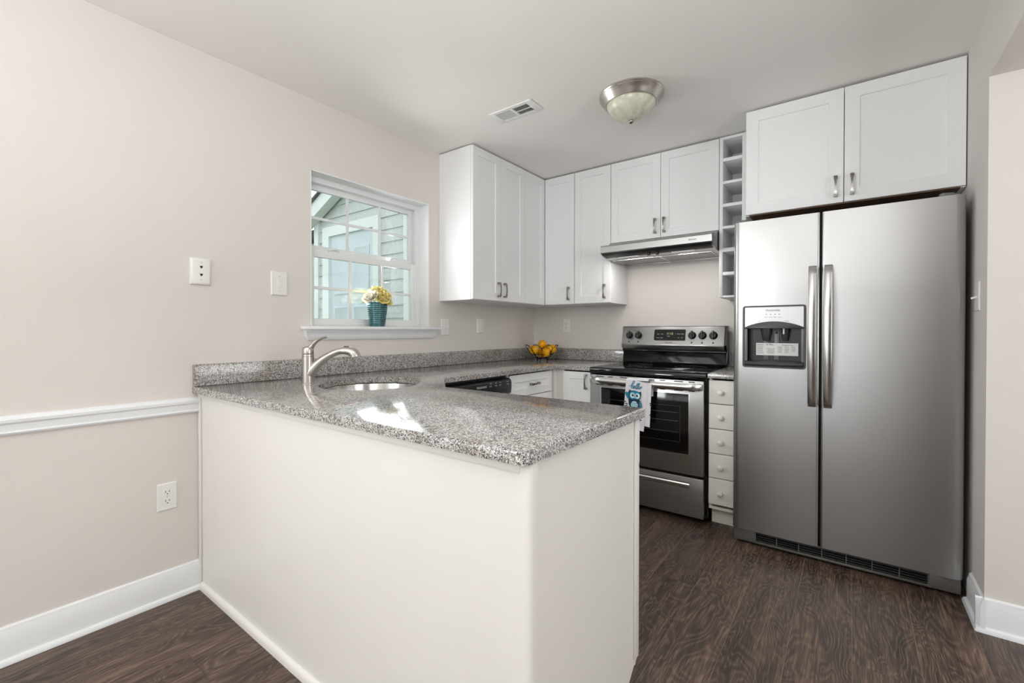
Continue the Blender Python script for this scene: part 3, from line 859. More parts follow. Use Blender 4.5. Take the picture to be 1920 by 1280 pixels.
# five-drawer stack right of the range
db = thing('drawer_cabinet', 'narrow cream cabinet with five small knobbed drawers beside the refrigerator', 'cabinet', (1.682, 0, 0), 0, g)
carcass(0.0, 0.151, 0.618, 0.10, CB - 0.002, db, M_CREAM, top=False)
MB().box(0.004, 0.151, -0.56, -0.545, 0, 0.10).build('toe_kick', M_CREAM, db)
zs = [0.876, 0.729, 0.580, 0.433, 0.287, 0.128]
for k in range(5):
    z1, z0 = zs[k] - (0.0 if k else 0.004), zs[k + 1] + 0.004
    d = MB().rings_rect(0.001, 0.150, z0, z1, [(0, -0.6195), (0, -0.633), (0.004, -0.6375), (0.007, -0.638)]).build('drawer', M_CREAM, db)
    MB().lathe([(0.0065, -0.637), (0.0065, -0.647), (0.014, -0.652), (0.0165, -0.658), (0.0155, -0.665), (0.009, -0.670), (0.001, -0.671)], (0.070, 0, (z0 + z1) / 2 - 0.001), 20, axis='y').build('knob', M_CREAM, d)

# ---------------------------------------------------------------- range
RX = 0.913; RW = 0.761
rg = thing('range', 'stainless steel electric range with black glass cooktop under the hood', 'range', (RX, 0, 0))
MB().box(0.004, RW - 0.0, -0.618, -0.03, 0.03, 0.875).build('body', M_BLACK, rg)
for x in (0.06, RW - 0.06):
    for y in (-0.57, -0.09): MB().lathe([(0.02, 0), (0.02, 0.01), (0.012, 0.012), (0.012, 0.031)], (x, y, 0), 14).build('foot', M_BLACKPL, rg)
m = MB().prism([(-0.095, 0.876), (-0.64, 0.876), (-0.655, 0.866), (-0.664, 0.872), (-0.668, 0.886), (-0.664, 0.905), (-0.655, 0.914), (-0.095, 0.915)], 'x', 0.0, RW, 0, 0.002)
ct = m.build('cooktop', M_BLACKGL, rg)
for (x, y, r) in ((0.20, -0.50, 0.105), (0.56, -0.50, 0.085), (0.20, -0.24, 0.085), (0.56, -0.24, 0.105)):
    MB().loft([[(x + q * math.cos(2 * PI * k / 48), y + q * math.sin(2 * PI * k / 48), z_) for k in range(48)] for q, z_ in ((r, 0.9149), (r, 0.9153), (r - 0.003, 0.9153), (r - 0.003, 0.9149))], loop=True).build('burner_ring', M_DGREY, ct)
# backguard
MB().prism([(-0.03, 0.876), (-0.094, 0.876), (-0.100, 0.93), (-0.092, 1.005), (-0.110, 1.012), (-0.105, 1.026), (-0.03, 1.026)], 'x', 0.004, RW - 0.004, 0, 0.0015).build('riser', M_BLACKGL, rg)
bgm = MB().prism([(-0.03, 1.027), (-0.108, 1.027), (-0.122, 1.058), (-0.118, 1.062), (-0.090, 1.196), (-0.03, 1.197)], 'x', 0.0, RW - 0.014, 0, 0.0015)
tilt = math.atan2(0.028, 0.134)


def on_panel(x, z, off=0.0):
    """point on the tilted control panel"""
    return (x, -0.118 + (z - 1.062) * math.tan(tilt) - off, z)


PT = lambda x, z, off=0.0006: Matrix.Translation(on_panel(x, z, off)) @ Matrix.Rotation(PI / 2 - tilt, 4, 'X')


def rrect(w_, h_, r, n=4):
    pts = []
    for cx, cy, a0 in ((w_ / 2 - r, h_ / 2 - r, 0), (-w_ / 2 + r, h_ / 2 - r, 90), (-w_ / 2 + r, -h_ / 2 + r, 180), (w_ / 2 - r, -h_ / 2 + r, 270)):
        for k in range(n + 1):
            a = math.radians(a0 + 90 * k / n); pts.append((cx + r * math.cos(a), cy + r * math.sin(a)))
    return pts


def flat(mb, poly, mtx, h, mi=0):
    """thin raised plate: poly in the matrix's xy plane"""
    n = len(poly)
    mb.add([mtx @ Vector((x, y, 0)) for x, y in poly] + [mtx @ Vector((x, y, h)) for x, y in poly],
           [list(range(n, 2 * n))] + [[i, (i + 1) % n, n + (i + 1) % n, n + i] for i in range(n)], mi)
    return mb


m = bgm.text('FRIGIDAIRE', 0.0105, PT(0.366, 1.077), 1)
for x in (0.060, 0.132, 0.531, 0.602, 0.675):
    m.text('OFF', 0.006, PT(x, 1.166), 1)
    for k in range(-3, 4):
        a = -PI / 2 + k * 0.45
        flat(m, rrect(0.0025, 0.0025, 0.001, 2), PT(x + 0.037 * math.cos(a), 1.132 + 0.037 * math.sin(a)), 0.0003, 1)
    flat(m, rrect(0.011, 0.010, 0.002, 2), PT(x, 1.080), 0.0003, 1)
m.text('MAX', 0.006, PT(0.098, 1.166), 1)
bg = bgm.build('control_panel', [M_STEEL, M_INK], rg)
MB().prism([(-0.03, 0.93), (-0.09, 0.94), (-0.085, 1.02), (-0.1, 1.03), (-0.114, 1.062), (-0.086, 1.200), (-0.03, 1.201)], 'x', RW - 0.0135, RW).build('end_cap', M_BLACK, bg)
MB().box(0.0, RW - 0.014, -0.089, -0.03, 1.1972, 1.2005).build('top_trim', M_BLACK, bg)
m = flat(MB(), rrect(0.230, 0.084, 0.008), PT(0.370, 1.134, 0.0), 0.0022)
for x, z, t in ((0.287, 1.141, 'Bake'), (0.316, 1.141, 'Broil'), (0.283, 1.114, 'Keep'), (0.311, 1.114, 'Clean'), (0.363, 1.125, 'Timer'), (0.414, 1.142, '+'), (0.437, 1.142, 'Cook'), (0.464, 1.142, 'Delay'), (0.411, 1.115, '-'), (0.436, 1.115, 'Set'), (0.460, 1.115, 'Off')):
    m.text(t, 0.0095, PT(x, z, 0.0026), 1)
dsp = m.build('display', [M_BLACKGL, M_WINK], bg)
m = MB().text('11:12', 0.022, PT(0.372, 1.144, 0.0026), 0)
m.build('clock_digits', M_LED, dsp)
for x in (0.060, 0.132, 0.531, 0.602, 0.675):
    k = MB().lathe([(0.0285, 0.0), (0.0285, 0.004), (0.025, 0.010), (0.022, 0.018), (0.020, 0.020), (0.001, 0.0205)], n=28)
    k.box(-0.0065, 0.0065, -0.024, 0.029, 0.003, 0.030, 0, 0.002)
    ko = k.build('knob', M_BLACKPL, bg, on_panel(x, 1.132)); ko.rotation_euler = (PI / 2 - tilt, 0, 0)
    MB().box(-0.001, 0.001, 0.012, 0.027, 0.0295, 0.0306).build('pointer', M_WINK, ko)
# oven door
DF = -0.660
od = MB().box(0.005, 0.747, DF, -0.6185, 0.288, 0.862, 0, 0.003).build('oven_door', M_STEEL, rg)
MB().box(0.078, 0.668, DF - 0.0016, DF + 0.004, 0.405, 0.785, 0, 0.0008).build('window_trim', M_STEEL2, od)
gl = MB().box(0.085, 0.661, DF - 0.003, DF + 0.002, 0.412, 0.779, 0, 0.001).build('oven_window', M_BLACKGL, od)
m = wframe(MB(), 0, 0.0006, 0, 0.47, 0, 0.27, 0.002, bev=0)
m = MB()
for a, b, p, q in ((0.140, 0.612, 0.700, 0.702), (0.140, 0.612, 0.480, 0.482), (0.140, 0.142, 0.482, 0.700), (0.610, 0.612, 0.482, 0.700)): m.box(a, b, DF - 0.0036, DF - 0.0029, p, q)
m.build('inner_frame', M_DGREY, gl)
for z in (0.540, 0.608, 0.660): MB().tube([(0.16, DF - 0.0034, z), (0.60, DF - 0.0034, z)], 0.0009, 6).build('rack_wire', M_MGREY, gl)
# vents round the handle and the handle itself
for z in (0.8535, 0.7985):
    for k in range(8):
        x = 0.045 + k * 0.088
        MB().box(x, x + (0.035 if k % 2 else 0.055), DF - 0.001, DF + 0.003, z - 0.0028, z + 0.0028).build('vent_slot', M_SLOT, od)
hp = []
for k in range(25):
    t = k / 24; e = abs(2 * t - 1)
    x = 0.018 + t * 0.718; y = DF - 0.052 + 0.036 * max(0, (e - 0.84) / 0.16) ** 2
    rr_ = [(0.0, -1), (0.35, -0.92), (0.8, -0.45), (1.0, 0.0), (0.8, 0.45), (0.35, 0.92), (0, 1), (-0.5, 0.8), (-0.6, 0), (-0.5, -0.8)]
    hp.append([(x, y - 0.010 * a, 0.8275 + 0.0205 * b) for a, b in rr_])
m = MB().loft(hp)
for x in (0.022, 0.732): m.box(x - 0.012, x + 0.012, DF - 0.030, DF + 0.001, 0.810, 0.845, 0, 0.004)
m.build('handle', M_STEEL2, od)
# storage drawer
sd = MB().box(0.005, 0.747, DF, -0.6185, 0.034, 0.272, 0, 0.003).build('storage_drawer', M_STEEL, rg)
m = MB().prism([(DF + 0.001, 0.236), (DF - 0.004, 0.236), (DF - 0.008, 0.228), (DF - 0.008, 0.212), (DF - 0.003, 0.205), (DF + 0.001, 0.205)], 'x', 0.090, 0.668, 0, 0.001)
m.build('drawer_pull', M_STEEL2, sd)
MB().box(0.085, 0.673, DF - 0.0012, DF + 0.002, 0.2365, 0.2395).build('pull_recess', M_SLOT, sd)

# towel over the oven handle
tw = thing('dish_towel', 'white dish towel with a blue owl and the word hello on oven handle', 'towel', (0, 0, 0))
FY = -0.739


def tmap(u, v, off=0.0):
    """point on the front sheet: u 0..1 left to right, v 0 at the bar .. 1 at the hem"""
    xa = 1.2085 + (1.188 - 1.2085) * min(1, v * 1.2) ; xb = 1.352 + (1.326 - 1.352) * v
    z = 0.852 - v * 0.306 - 0.010 * u + 0.004 * math.sin(u * 5)
    y = FY + 0.002 * math.sin(u * 9 + 0.5) * (0.3 + v) - 0.003 * v - off
    return (xa + (xb - xa) * u, y, z)


m = MB()
NU, NV = 16, 22
def sheet(m, fn, nu, nv, th=0.0016):
    A = [[fn(i / nu, j / nv) for i in range(nu + 1)] for j in range(nv + 1)]
    vs = [p for r in A for p in r] + [(p[0], p[1] + th, p[2]) for r in A for p in r]
    n = (nu + 1) * (nv + 1); fs = []
    for j in range(nv):
        for i in range(nu):
            a = j * (nu + 1) + i; fs.append([a, a + 1, a + nu + 2, a + nu + 1]); fs.append([n + a, n + a + nu + 1, n + a + nu + 2, n + a + 1])
    for i in range(nu): fs.append([i, n + i, n + i + 1, i + 1]); b = nv * (nu + 1) + i; fs.append([b, b + 1, n + b + 1, n + b])
    for j in range(nv):
        a = j * (nu + 1); b = a + nu + 1; fs.append([a, b, n + b, n + a]); fs.append([a + nu, n + a + nu, n + b + nu, b + nu])
    m.add(vs, fs)


sheet(m, tmap, NU, NV)
# over the bar
bar = []
for k in range(9):
    a = PI * k / 8
    bar.append((-0.712 - 0.0265 * math.cos(a), 0.850 + 0.0105 * math.sin(a)))
sheet(m, lambda u, v: (1.2085 + 0.1435 * u, bar[round(v * 8)][0], bar[round(v * 8)][1]), 6, 8)
sheet(m, lambda u, v: (1.215 + 0.150 * u, -0.6855 + 0.001 * math.sin(u * 8), 0.850 - v * 0.10), 8, 6)
# second fold lying behind and to the right
sheet(m, lambda u, v: (1.300 + (0.072 - 0.012 * v) * u, FY + 0.0045 + 0.003 * math.sin(u * 6 + v * 2), 0.845 - v * 0.272 - 0.012 * u), 8, 14)


def ribbon(m, pts, wdt, mi, y, n=6):
    P = catmull([(x, 0, z) for x, z in pts], n); N = len(P)
    a = []; b = []
    for i in range(N):
        t = (P[min(i + 1, N - 1)] - P[max(i - 1, 0)]).normalized(); nr = Vector((-t.z, 0, t.x)) * wdt / 2
        k = 0.55 + 0.45 * math.sin(PI * i / (N - 1))
        a.append((P[i].x + nr.x * k, y, P[i].z + nr.z * k)); b.append((P[i].x - nr.x * k, y, P[i].z - nr.z * k))
    m.add(a + b, [[i, i + 1, N + i + 1, N + i] for i in range(N - 1)], mi)


def patch(m, pts, mi, y, smooth=True, n=5):
    P = [(p.x, y, p.z) for p in catmull([(x, 0, z) for x, z in pts] + [(pts[0][0], 0, pts[0][1])], n)[:-1]] if smooth else [(x, y, z) for x, z in pts]
    cx = sum(p[0] for p in P) / len(P); cz = sum(p[2] for p in P) / len(P)
    m.add([(cx, y, cz)] + P, [[0, i + 1, (i + 1) % len(P) + 1] for i in range(len(P))], mi)


def disc(m, x, z, rx, rz, mi, y, n=20):
    patch(m, [(x + rx * math.cos(2 * PI * k / n), z + rz * math.sin(2 * PI * k / n)) for k in range(n)], mi, y, False)


y0 = FY - 0.0062
MI = dict(teal=1, navy=2, blue=3, pale=4, cyan=5, white=6, brown=7)
for s in ([(1.228, .813), (1.242, .816), (1.260, .831), (1.2665, .845), (1.260, .846), (1.251, .830), (1.244, .797)], [(1.244, .797), (1.251, .814), (1.258, .816), (1.256, .800), (1.263, .803), (1.271, .811), (1.267, .816), (1.263, .808), (1.265, .798), (1.274, .800)],
          [(1.274, .800), (1.288, .828), (1.285, .832), (1.279, .815), (1.279, .798), (1.285, .801), (1.299, .830), (1.295, .833), (1.290, .816), (1.290, .798), (1.297, .802)],
          [(1.302, .811), (1.297, .806), (1.299, .799), (1.305, .801), (1.307, .809), (1.302, .812), (1.310, .810), (1.319, .815)]):
    ribbon(m, s, 0.0046, 1, y0)
y1 = y0 - 0.0003
patch(m, [(1.200, .774), (1.208, .770), (1.213, .777), (1.220, .771), (1.228, .778), (1.234, .759), (1.228, .731), (1.213, .744)], 1, y0)
patch(m, [(1.226, .731), (1.262, .735), (1.300, .728), (1.311, .711), (1.315, .685), (1.290, .676), (1.250, .676), (1.232, .690)], 2, y1)
patch(m, [(1.303, .728), (1.312, .712), (1.315, .685), (1.304, .684), (1.296, .700)], 3, y1 - .0003)
y2 = y1 - 0.0006
patch(m, [(1.231, .791), (1.243, .785), (1.272, .786), (1.299, .779), (1.3085, .784), (1.310, .765), (1.306, .738), (1.290, .724), (1.270, .729), (1.248, .721), (1.232, .732), (1.228, .760)], 2, y2, False)
patch(m, [(1.240, .780), (1.270, .783), (1.298, .776), (1.302, .752), (1.290, .732), (1.270, .735), (1.250, .729), (1.236, .742), (1.234, .765)], 1, y2 - .0002)
for ex, ez in ((1.254, .755), (1.286, .7525)):
    disc(m, ex, ez, .0185, .0195, 5, y2 - .0004)
    disc(m, ex, ez, .0135, .0145, 6, y2 - .0006); disc(m, ex + (.002 if ex < 1.27 else -.002), ez + .001, .0075, .0085, 2, y2 - .0008); disc(m, ex + .003, ez + .004, .002, .002, 6, y2 - .001)
patch(m, [(1.266, .742), (1.274, .742), (1.270, .732)], 4, y2 - .0008, False)
disc(m, 1.266, .694, .0225, .0255, 4, y2)
for k in range(3):
    for j in range(3): disc(m, 1.254 + .012 * j, .706 - .012 * k, .0035, .0035, 3, y2 - .0002, 10)
for x, z, a in ((1.203, .711, .5), (1.214, .699, -.3), (1.212, .687, .2), (1.304, .602, .3)):
    for k in (-1, 1): disc(m, x + .004 * k, z + .003 * k * a, .006, .0035, 7, y0 - .0022, 10)
for x, z in ((1.368, .712), (1.370, .700), (1.366, .640)): disc(m, x, z, .006, .005, 7, FY - 0.0005, 10)
tow = m.build('cloth', [M_TOWEL, M_TEAL, M_NAVY, M_BLUE, M_PALEB, M_CYAN, M_WPRINT, M_BROWN], tw)

# ---------------------------------------------------------------- hood
hd = thing('range_hood', 'stainless steel under-cabinet range hood above the range', 'range hood', (0.905, 0, 1.69))
HW = 0.757
prof = [(-0.002, 0.0), (-0.36, 0.0), (-0.455, 0.020), (-0.478, 0.034), (-0.484, 0.040), (-0.484, 0.082), (-0.478, 0.090), (-0.345, 0.118), (-0.325, 0.131), (-0.002, 0.131)]
m = MB(); n = len(prof)
m.add([(0, y, z) for y, z in prof] + [(HW, y, z) for y, z in prof], [list(range(n))[::-1], list(range(n, 2 * n))] + [[i, (i + 1) % n, n + (i + 1) % n, n + i] for i in range(n)])
shell = m.build('shell', M_STEEL, hd)
m = MB().prism([(-0.345, -0.001), (-0.452, 0.0175), (-0.476, 0.032), (-0.47, 0.036), (-0.345, 0.004)], 'x', 0.008, HW - 0.008)
m.build('front_lip', M_BLACKPL, hd)
for x0, x1 in ((0.04, 0.372), (0.384, 0.716)):
    fl = MB().box(x0, x1, -0.335, -0.05, -0.004, 0.002, 0, 0.001).build('filter', M_FILTER, hd)
    wf = MB().box(x0, x1, -0.343, -0.335, -0.006, 0.002, 0, 0.001).box(x0, x1, -0.05, -0.042, -0.006, 0.002, 0, 0.001).box(x0 - 0.006, x0, -0.343, -0.042, -0.006, 0.002, 0, 0.001).box(x1, x1 + 0.006, -0.343, -0.042, -0.006, 0.002, 0, 0.001)
    wf.build('filter_frame', M_STEEL2, fl)
for x in (0.18, 0.56):
    l_ = MB().box(x - 0.075, x + 0.075, -0.412, -0.396, 0.0045, 0.012, 0, 0.001).build('lamp_lens', M_PLATE, hd); l_.location = (0, 0, -0.003); l_.rotation_euler = (0, 0, 0)
for x in (0.335, 0.395):
    MB().lathe([(0.011, 0), (0.011, -0.014), (0.008, -0.017), (0.001, -0.017)], (x, -0.425, 0.014), 14).build('switch_button', M_BLACKPL, hd)
MB().text('BROAN', 0.014, TM(0.64, -0.4845, 0.061), 0).build('lettering', M_INK, hd)

# ---------------------------------------------------------------- refrigerator
FX0, FX1, FYF = 1.841, 2.751, -0.783
fr = thing('refrigerator', 'stainless steel side-by-side refrigerator with ice and water dispenser', 'refrigerator', (FX0, 0, 0))
FW = FX1 - FX0
MB().box(0.006, FW - 0.006, -0.700, -0.035, 0.03, 1.742, 0, 0.004).build('cabinet_body', mat('fridge_side_grey', (70, 70, 71), 0.45, noise=0.04), fr)
for x in (0.05, FW - 0.05):
    for y in (-0.66, -0.09): MB().lathe([(0.022, 0), (0.022, 0.012), (0.014, 0.016), (0.014, 0.032)], (x, y, 0), 14).build('foot', M_BLACKPL, fr)


def door_sec(x0, x1, rl, rr):
    pts = [(x0, -0.708)]
    for k in range(9):
        a = math.radians(90 * k / 8); pts.append((x0 + rl - rl * math.cos(a), FYF + rl * 0.8 - rl * 0.8 * math.sin(a)))
    for k in range(9):
        a = math.radians(90 * k / 8); pts.append((x1 - rr + rr * math.sin(a), FYF + rr * 0.8 - rr * 0.8 * math.cos(a)))
    pts.append((x1, -0.708)); return pts


Z0, Z1 = 0.086, 1.754
DX0, DX1, DZ0_, DZ1_ = 0.051, 0.334, 0.972, 1.296
xm0, xm1 = 0.391, 0.400
m = MB().prism(door_sec(0, xm0, 0.035, 0.010), 'z', Z0, DZ0_).prism(door_sec(0, xm0, 0.035, 0.010), 'z', DZ1_, Z1)
lsec = [p for p in door_sec(0, xm0, 0.035, 0.010) if p[0] <= DX0]
m.prism(lsec + [(DX0, FYF), (DX0, -0.708)], 'z', DZ0_, DZ1_)
rsec = [p for p in door_sec(0, xm0, 0.035, 0.010) if p[0] >= DX1]
m.prism([(DX1, -0.708), (DX1, FYF)] + rsec, 'z', DZ0_, DZ1_)
m.box(DX0, DX1, -0.716, -0.708, DZ0_, DZ1_)
fd = m.build('freezer_door', M_STEEL, fr)
cd = MB().prism(door_sec(xm1, FW, 0.010, 0.035), 'z', Z0, Z1).build('fridge_door', M_STEEL, fr)


def fridge_handle(x, par):
    rings = []
    for k in range(33):
        t = k / 32; z = 0.785 + t * 0.705; e = abs(2 * t - 1)
        bow = FYF - 0.020 - 0.040 * (1 - e ** 2.2)
        if e > 0.93: bow += 0.018 * ((e - 0.93) / 0.07) ** 2
        wd_ = 0.0185 - 0.001 * e
        sec_ = [(-1, 0.4), (-0.92, -0.5), (-0.5, -0.9), (0, -1.0), (0.5, -0.9), (0.92, -0.5), (1, 0.4), (0.8, 1.0), (-0.8, 1.0)]
        rings.append([(x + a * wd_, bow + b * 0.0085, z) for a, b in sec_])
    m = MB().loft(rings)
    for z in (0.800, 1.475): m.box(x - 0.008, x + 0.008, FYF - 0.018, FYF + 0.001, z - 0.010, z + 0.010, 0, 0.003)
    return m.build('handle', M_STEEL2, par)


fridge_handle(0.362, fd); fridge_handle(0.427, cd)
MB().box(xm0 + 0.0005, xm1 - 0.0005, -0.740, -0.7005, Z0 + 0.005, Z1 - 0.005).build('door_gasket', M_SLOT, fr)
# dispenser
XC = (DX0 + DX1) / 2; WD = DX1 - DX0
y = FYF - 0.003
m = MB()
RIM = rrect(WD + 0.006, DZ1_ - DZ0_ + 0.006, 0.014); RIN = rrect(WD - 0.012, DZ1_ - DZ0_ - 0.012, 0.008)
zc = (DZ0_ + DZ1_) / 2
m.loft([[(XC + a, FYF + 0.02, zc + b) for a, b in RIM], [(XC + a, y, zc + b) for a, b in RIM], [(XC + a, y, zc + b) for a, b in RIN], [(XC + a, FYF + 0.02, zc + b) for a, b in RIN]], loop=True)
ds = m.build('dispenser', M_DGREY, fd)
# silver fascia with the arched lower edge
arch = [(DX0 + 0.008, 1.290), (DX0 + 0.008, 1.184)] + [(DX0 + 0.008 + (WD - 0.016) * t, 1.184 + 0.031 * math.sin(PI * t) ** 0.8) for t in [k / 16 for k in range(1, 16)]] + [(DX1 - 0.008, 1.184), (DX1 - 0.008, 1.290)]
m = MB().prism(arch, 'y', FYF - 0.002, FYF + 0.012)
m.text('FRIGIDAIRE', 0.0135, TM(0.190, FYF - 0.0024, 1.272, 0.95), 1)
for x in (0.160, 0.180, 0.200, 0.219): flat(m, rrect(0.006, 0.003, 0.001, 2), TM(x, FYF - 0.0022, 1.252), 0.0003, 1)
for x, t in ((0.158, 'Cube'), (0.179, 'Crush'), (0.200, 'Water'), (0.221, 'Lock')): m.text(t, 0.0066, TM(x, FYF - 0.0024, 1.237), 1)
m.text('Ice', 0.0075, TM(0.128, FYF - 0.0024, 1.217), 1).text('Water', 0.0075, TM(0.253, FYF - 0.0024, 1.216), 1)
m.build('fascia', [M_STEEL, M_INK], ds)
dark = [(DX0 + 0.008, 1.183)] + [(DX0 + 0.008 + (WD - 0.016) * t, 1.183 + 0.031 * math.sin(PI * t) ** 0.8) for t in [k / 16 for k in range(1, 16)]] + [(DX1 - 0.008, 1.183), (DX1 - 0.008, 1.178), (DX0 + 0.008, 1.178)]
MB().prism(dark, 'y', FYF - 0.006, FYF + 0.012, 0, 0.001).build('visor', M_DGREY, ds)
# cavity liner
m = MB()
a0, a1, b0, b1, yb = DX0 + 0.008, DX1 - 0.008, 1.000, 1.178, -0.718
m.box(a0 - 0.006, a0, FYF + 0.006, yb, b0, b1).box(a1, a1 + 0.006, FYF + 0.006, yb, b0, b1).box(a0, a1, yb - 0.004, yb + 0.001, b0, b1).box(a0, a1, FYF + 0.012, yb, b1 - 0.001, b1 + 0.01)
m.build('cavity', M_CAVITY, ds)
for x in (a0 + 0.004, a1 - 0.004): MB().box(x - 0.007, x + 0.007, FYF - 0.001, FYF + 0.02, 1.004, 1.177, 0, 0.003).build('side_trim', M_MGREY, ds)
tray = MB().prism([(yb, 0.980), (FYF - 0.010, 0.980), (FYF - 0.015, 0.990), (FYF - 0.010, 1.001), (FYF, 1.004), (yb, 1.004)], 'x', a0, a1, 0, 0.001)
tray.build('drip_tray', M_DGREY, ds)
for x, r in ((0.154, 0.026), (0.242, 0.022)): MB().lathe([(r, 1.178), (r * 0.95, 1.160), (r * 0.62, 1.118), (r * 0.5, 1.112), (0.001, 1.112)], (x, -0.743, 0), 20).build('chute', M_DGREY, ds)
pd = MB().box(0.190, 0.214, -0.7275, -0.7225, 1.012, 1.166, 0, 0.002).build('paddle', M_MGREY, ds)
MB().box(0.140, 0.164, -0.7275, -0.7225, 1.012, 1.120, 0, 0.002).build('paddle', M_MGREY, ds)
MB().lathe([(0.0065, -0.729), (0.0065, -0.7265)], (0.202, 0, 1.155), 14, axis='y').build('lock_hole', M_SLOT, pd)
MB().lathe([(0.004, 1.178), (0.004, 1.148), (0.001, 1.147)], (0.238, -0.770, 0), 10).build('water_nozzle', M_PLATE, ds)
# instruction card lying in the dispenser
card = thing('instruction_card', 'white printed card standing in the refrigerator dispenser recess', 'card', (FX0 + 0.203, -0.735, 1.068))
m = MB().box(-0.097, 0.097, -0.0004, 0.0004, -0.034, 0.032)
m.text('4 Min.', 0.0145, TM(-0.030, -0.0008, 0.0235), 1, 0.0002)
m.text('Important', 0.0075, TM(-0.078, -0.0008, 0.0225), 1, 0.0002).text('Installation Steps', 0.0075, TM(0.050, -0.0008, 0.021), 1, 0.0002)
random.seed(3)
for cx_, w_, n_ in ((-0.076, 0.034, 7), (0.018, 0.026, 6), (0.048, 0.026, 6), (0.078, 0.024, 5)):
    for k in range(n_): flat(m, [(-w_ / 2, 0), (w_ / 2 - random.random() * 0.01, 0), (w_ / 2 - 0.006, 0.0018), (-w_ / 2, 0.0018)], TM(cx_, -0.0005, 0.012 - k * 0.006), 0.0002, 2)
flat(m, [(-0.016, -0.018), (0.018, -0.018), (0.018, 0.014), (-0.016, 0.014)], TM(-0.028, -0.0005, -0.008), 0.0001, 3)
m.build('card', [M_PAPER, M_INK, M_MGREY, mat('pale_grey_print', (205, 205, 204), 0.6, noise=0.1, nscale=120)], card)
# grille
gr = MB()
gx0, gx1, gz0, gz1 = 0.110, 0.800, 0.028, 0.064
gr.box(0.004, gx0, -0.756, -0.700, 0.012, 0.078, 0, 0.006).box(gx1, FW - 0.004, -0.756, -0.700, 0.012, 0.078, 0, 0.006)
gr.box(gx0 - 0.01, gx1 + 0.01, -0.756, -0.71, 0.012, gz0 - 0.004, 0, 0.003).box(gx0 - 0.01, gx1 + 0.01, -0.752, -0.71, gz1 + 0.004, 0.078, 0, 0.001)
go = gr.build('toe_grille', mat('grille_grey', (112, 108, 104), 0.4, 0.4, noise=0.05), fr)
MB().box(gx0 - 0.02, gx1 + 0.02, -0.728, -0.712, 0.016, 0.076).build('grille_opening', M_SLOT, go)
for k in range(4):
    z = gz0 + 0.002 + k * 0.0115; MB().box(gx0 - 0.005, gx1 + 0.005, -0.750, -0.729, z - 0.0014, z + 0.0014).build('grille_bar', M_DGREY, go)
for k in range(8):
    x = gx0 + (gx1 - gx0) * k / 7; MB().box(x - 0.0015, x + 0.0015, -0.7515, -0.729, gz0 - 0.004, gz1 + 0.004).build('grille_divider', M_MGREY, go)
for x0, x1 in ((0.010, 0.085), (FW - 0.085, FW - 0.010)):
    MB().prism([(x0, -0.700), (x0, -0.755), (x0 + 0.012, -0.768), (x1 - 0.03, -0.755), (x1, -0.700)], 'z', 1.7555, 1.772, 0, 0.004).build('hinge_cover', M_MGREY, fr)
    MB().box(x0, x1 - 0.02, -0.765, -0.705, 0.0785, 0.0855, 0, 0.001).build('hinge_bracket', M_SLOT, fr)

# ---------------------------------------------------------------- ceiling fixtures
cl = thing('ceiling_light', 'round flush ceiling light with nickel ring and frosted glass dome', 'ceiling light', (1.41, -1.17, H))
MB().lathe([(0.168, 0), (0.168, -0.006), (0.163, -0.012), (0.166, -0.017), (0.160, -0.024), (0.150, -0.036), (0.142, -0.050), (0.137, -0.056), (0.131, -0.056), (0.128, -0.052), (0.10, -0.03), (0.01, -0.025)], n=56).build('pan', M_NICKEL, cl)
MB().lathe([(0.130, -0.050), (0.128, -0.058), (0.119, -0.078), (0.103, -0.098), (0.080, -0.117), (0.050, -0.131), (0.022, -0.137), (0.004, -0.138)], n=56).build('glass_dome', M_ALAB, cl)
MB().lathe([(0.006, -0.134), (0.011, -0.138), (0.013, -0.143), (0.011, -0.149), (0.006, -0.154), (0.001, -0.155)], n=20).build('finial', M_NICKELD, cl)
vt = thing('ceiling_vent', 'white rectangular air vent with louvres in the ceiling', 'vent', (0.806, -1.397, H))
m = MB()
vw, vh = 0.146, 0.068
lo_ = [(-0.112, -0.006), (0.006, 0.108)]
m.box(-vw, lo_[0][0], -vh, vh, -0.007, -0.0005, 0, 0.002).box(lo_[1][1], vw, -vh, vh, -0.007, -0.0005, 0, 0.002).box(-0.112, 0.108, 0.042, vh, -0.007, -0.0005, 0, 0.002).box(-0.112, 0.108, -vh, -0.042, -0.007, -0.0005, 0, 0.002).box(-0.006, 0.006, -0.042, 0.042, -0.007, -0.0005, 0, 0.001)
fo = m.build('face_plate', M_PLATE, vt)
MB().box(-0.112, 0.108, -0.042, 0.042, -0.0012, -0.0004).build('duct_opening', M_DARKGAP, vt)
for k in range(11):
    x = -0.105 + k * 0.0098
    sl = MB().box(-0.0045, 0.0045, -0.0415, 0.0415, -0.0006, 0.0006).build('louvre', M_PLATE, fo, (x, 0, -0.0045)); sl.rotation_euler = (0, math.radians(-38), 0)
for k in range(10):
    x = 0.014 + k * 0.0100
    sl = MB().box(-0.0045, 0.0045, -0.0415, 0.0415, -0.0006, 0.0006).build('louvre', M_PLATE, fo, (x, 0, -0.0045)); sl.rotation_euler = (0, math.radians(50), 0)
MB().box(0.006, 0.108, -0.003, 0.003, -0.0075, -0.005).build('damper_bar', M_PLATE, fo)
MB().box(0.112, 0.118, -0.006, 0.010, -0.013, -0.006, 0, 0.001).build('damper_lever', M_PLATE, fo)

# ---------------------------------------------------------------- wall plates (face -y, centre at the origin, back on y=0)
LEFT, RIGHT = PI / 2, -PI / 2


def plate(root, w_=0.072, h_=0.117, t=0.006):
    return MB().rings_rect(-w_ / 2, w_ / 2, -h_ / 2, h_ / 2, [(0, -0.0005), (0, -t * 0.5), (0.004, -t)]).build('cover_plate', M_PLATE, root)


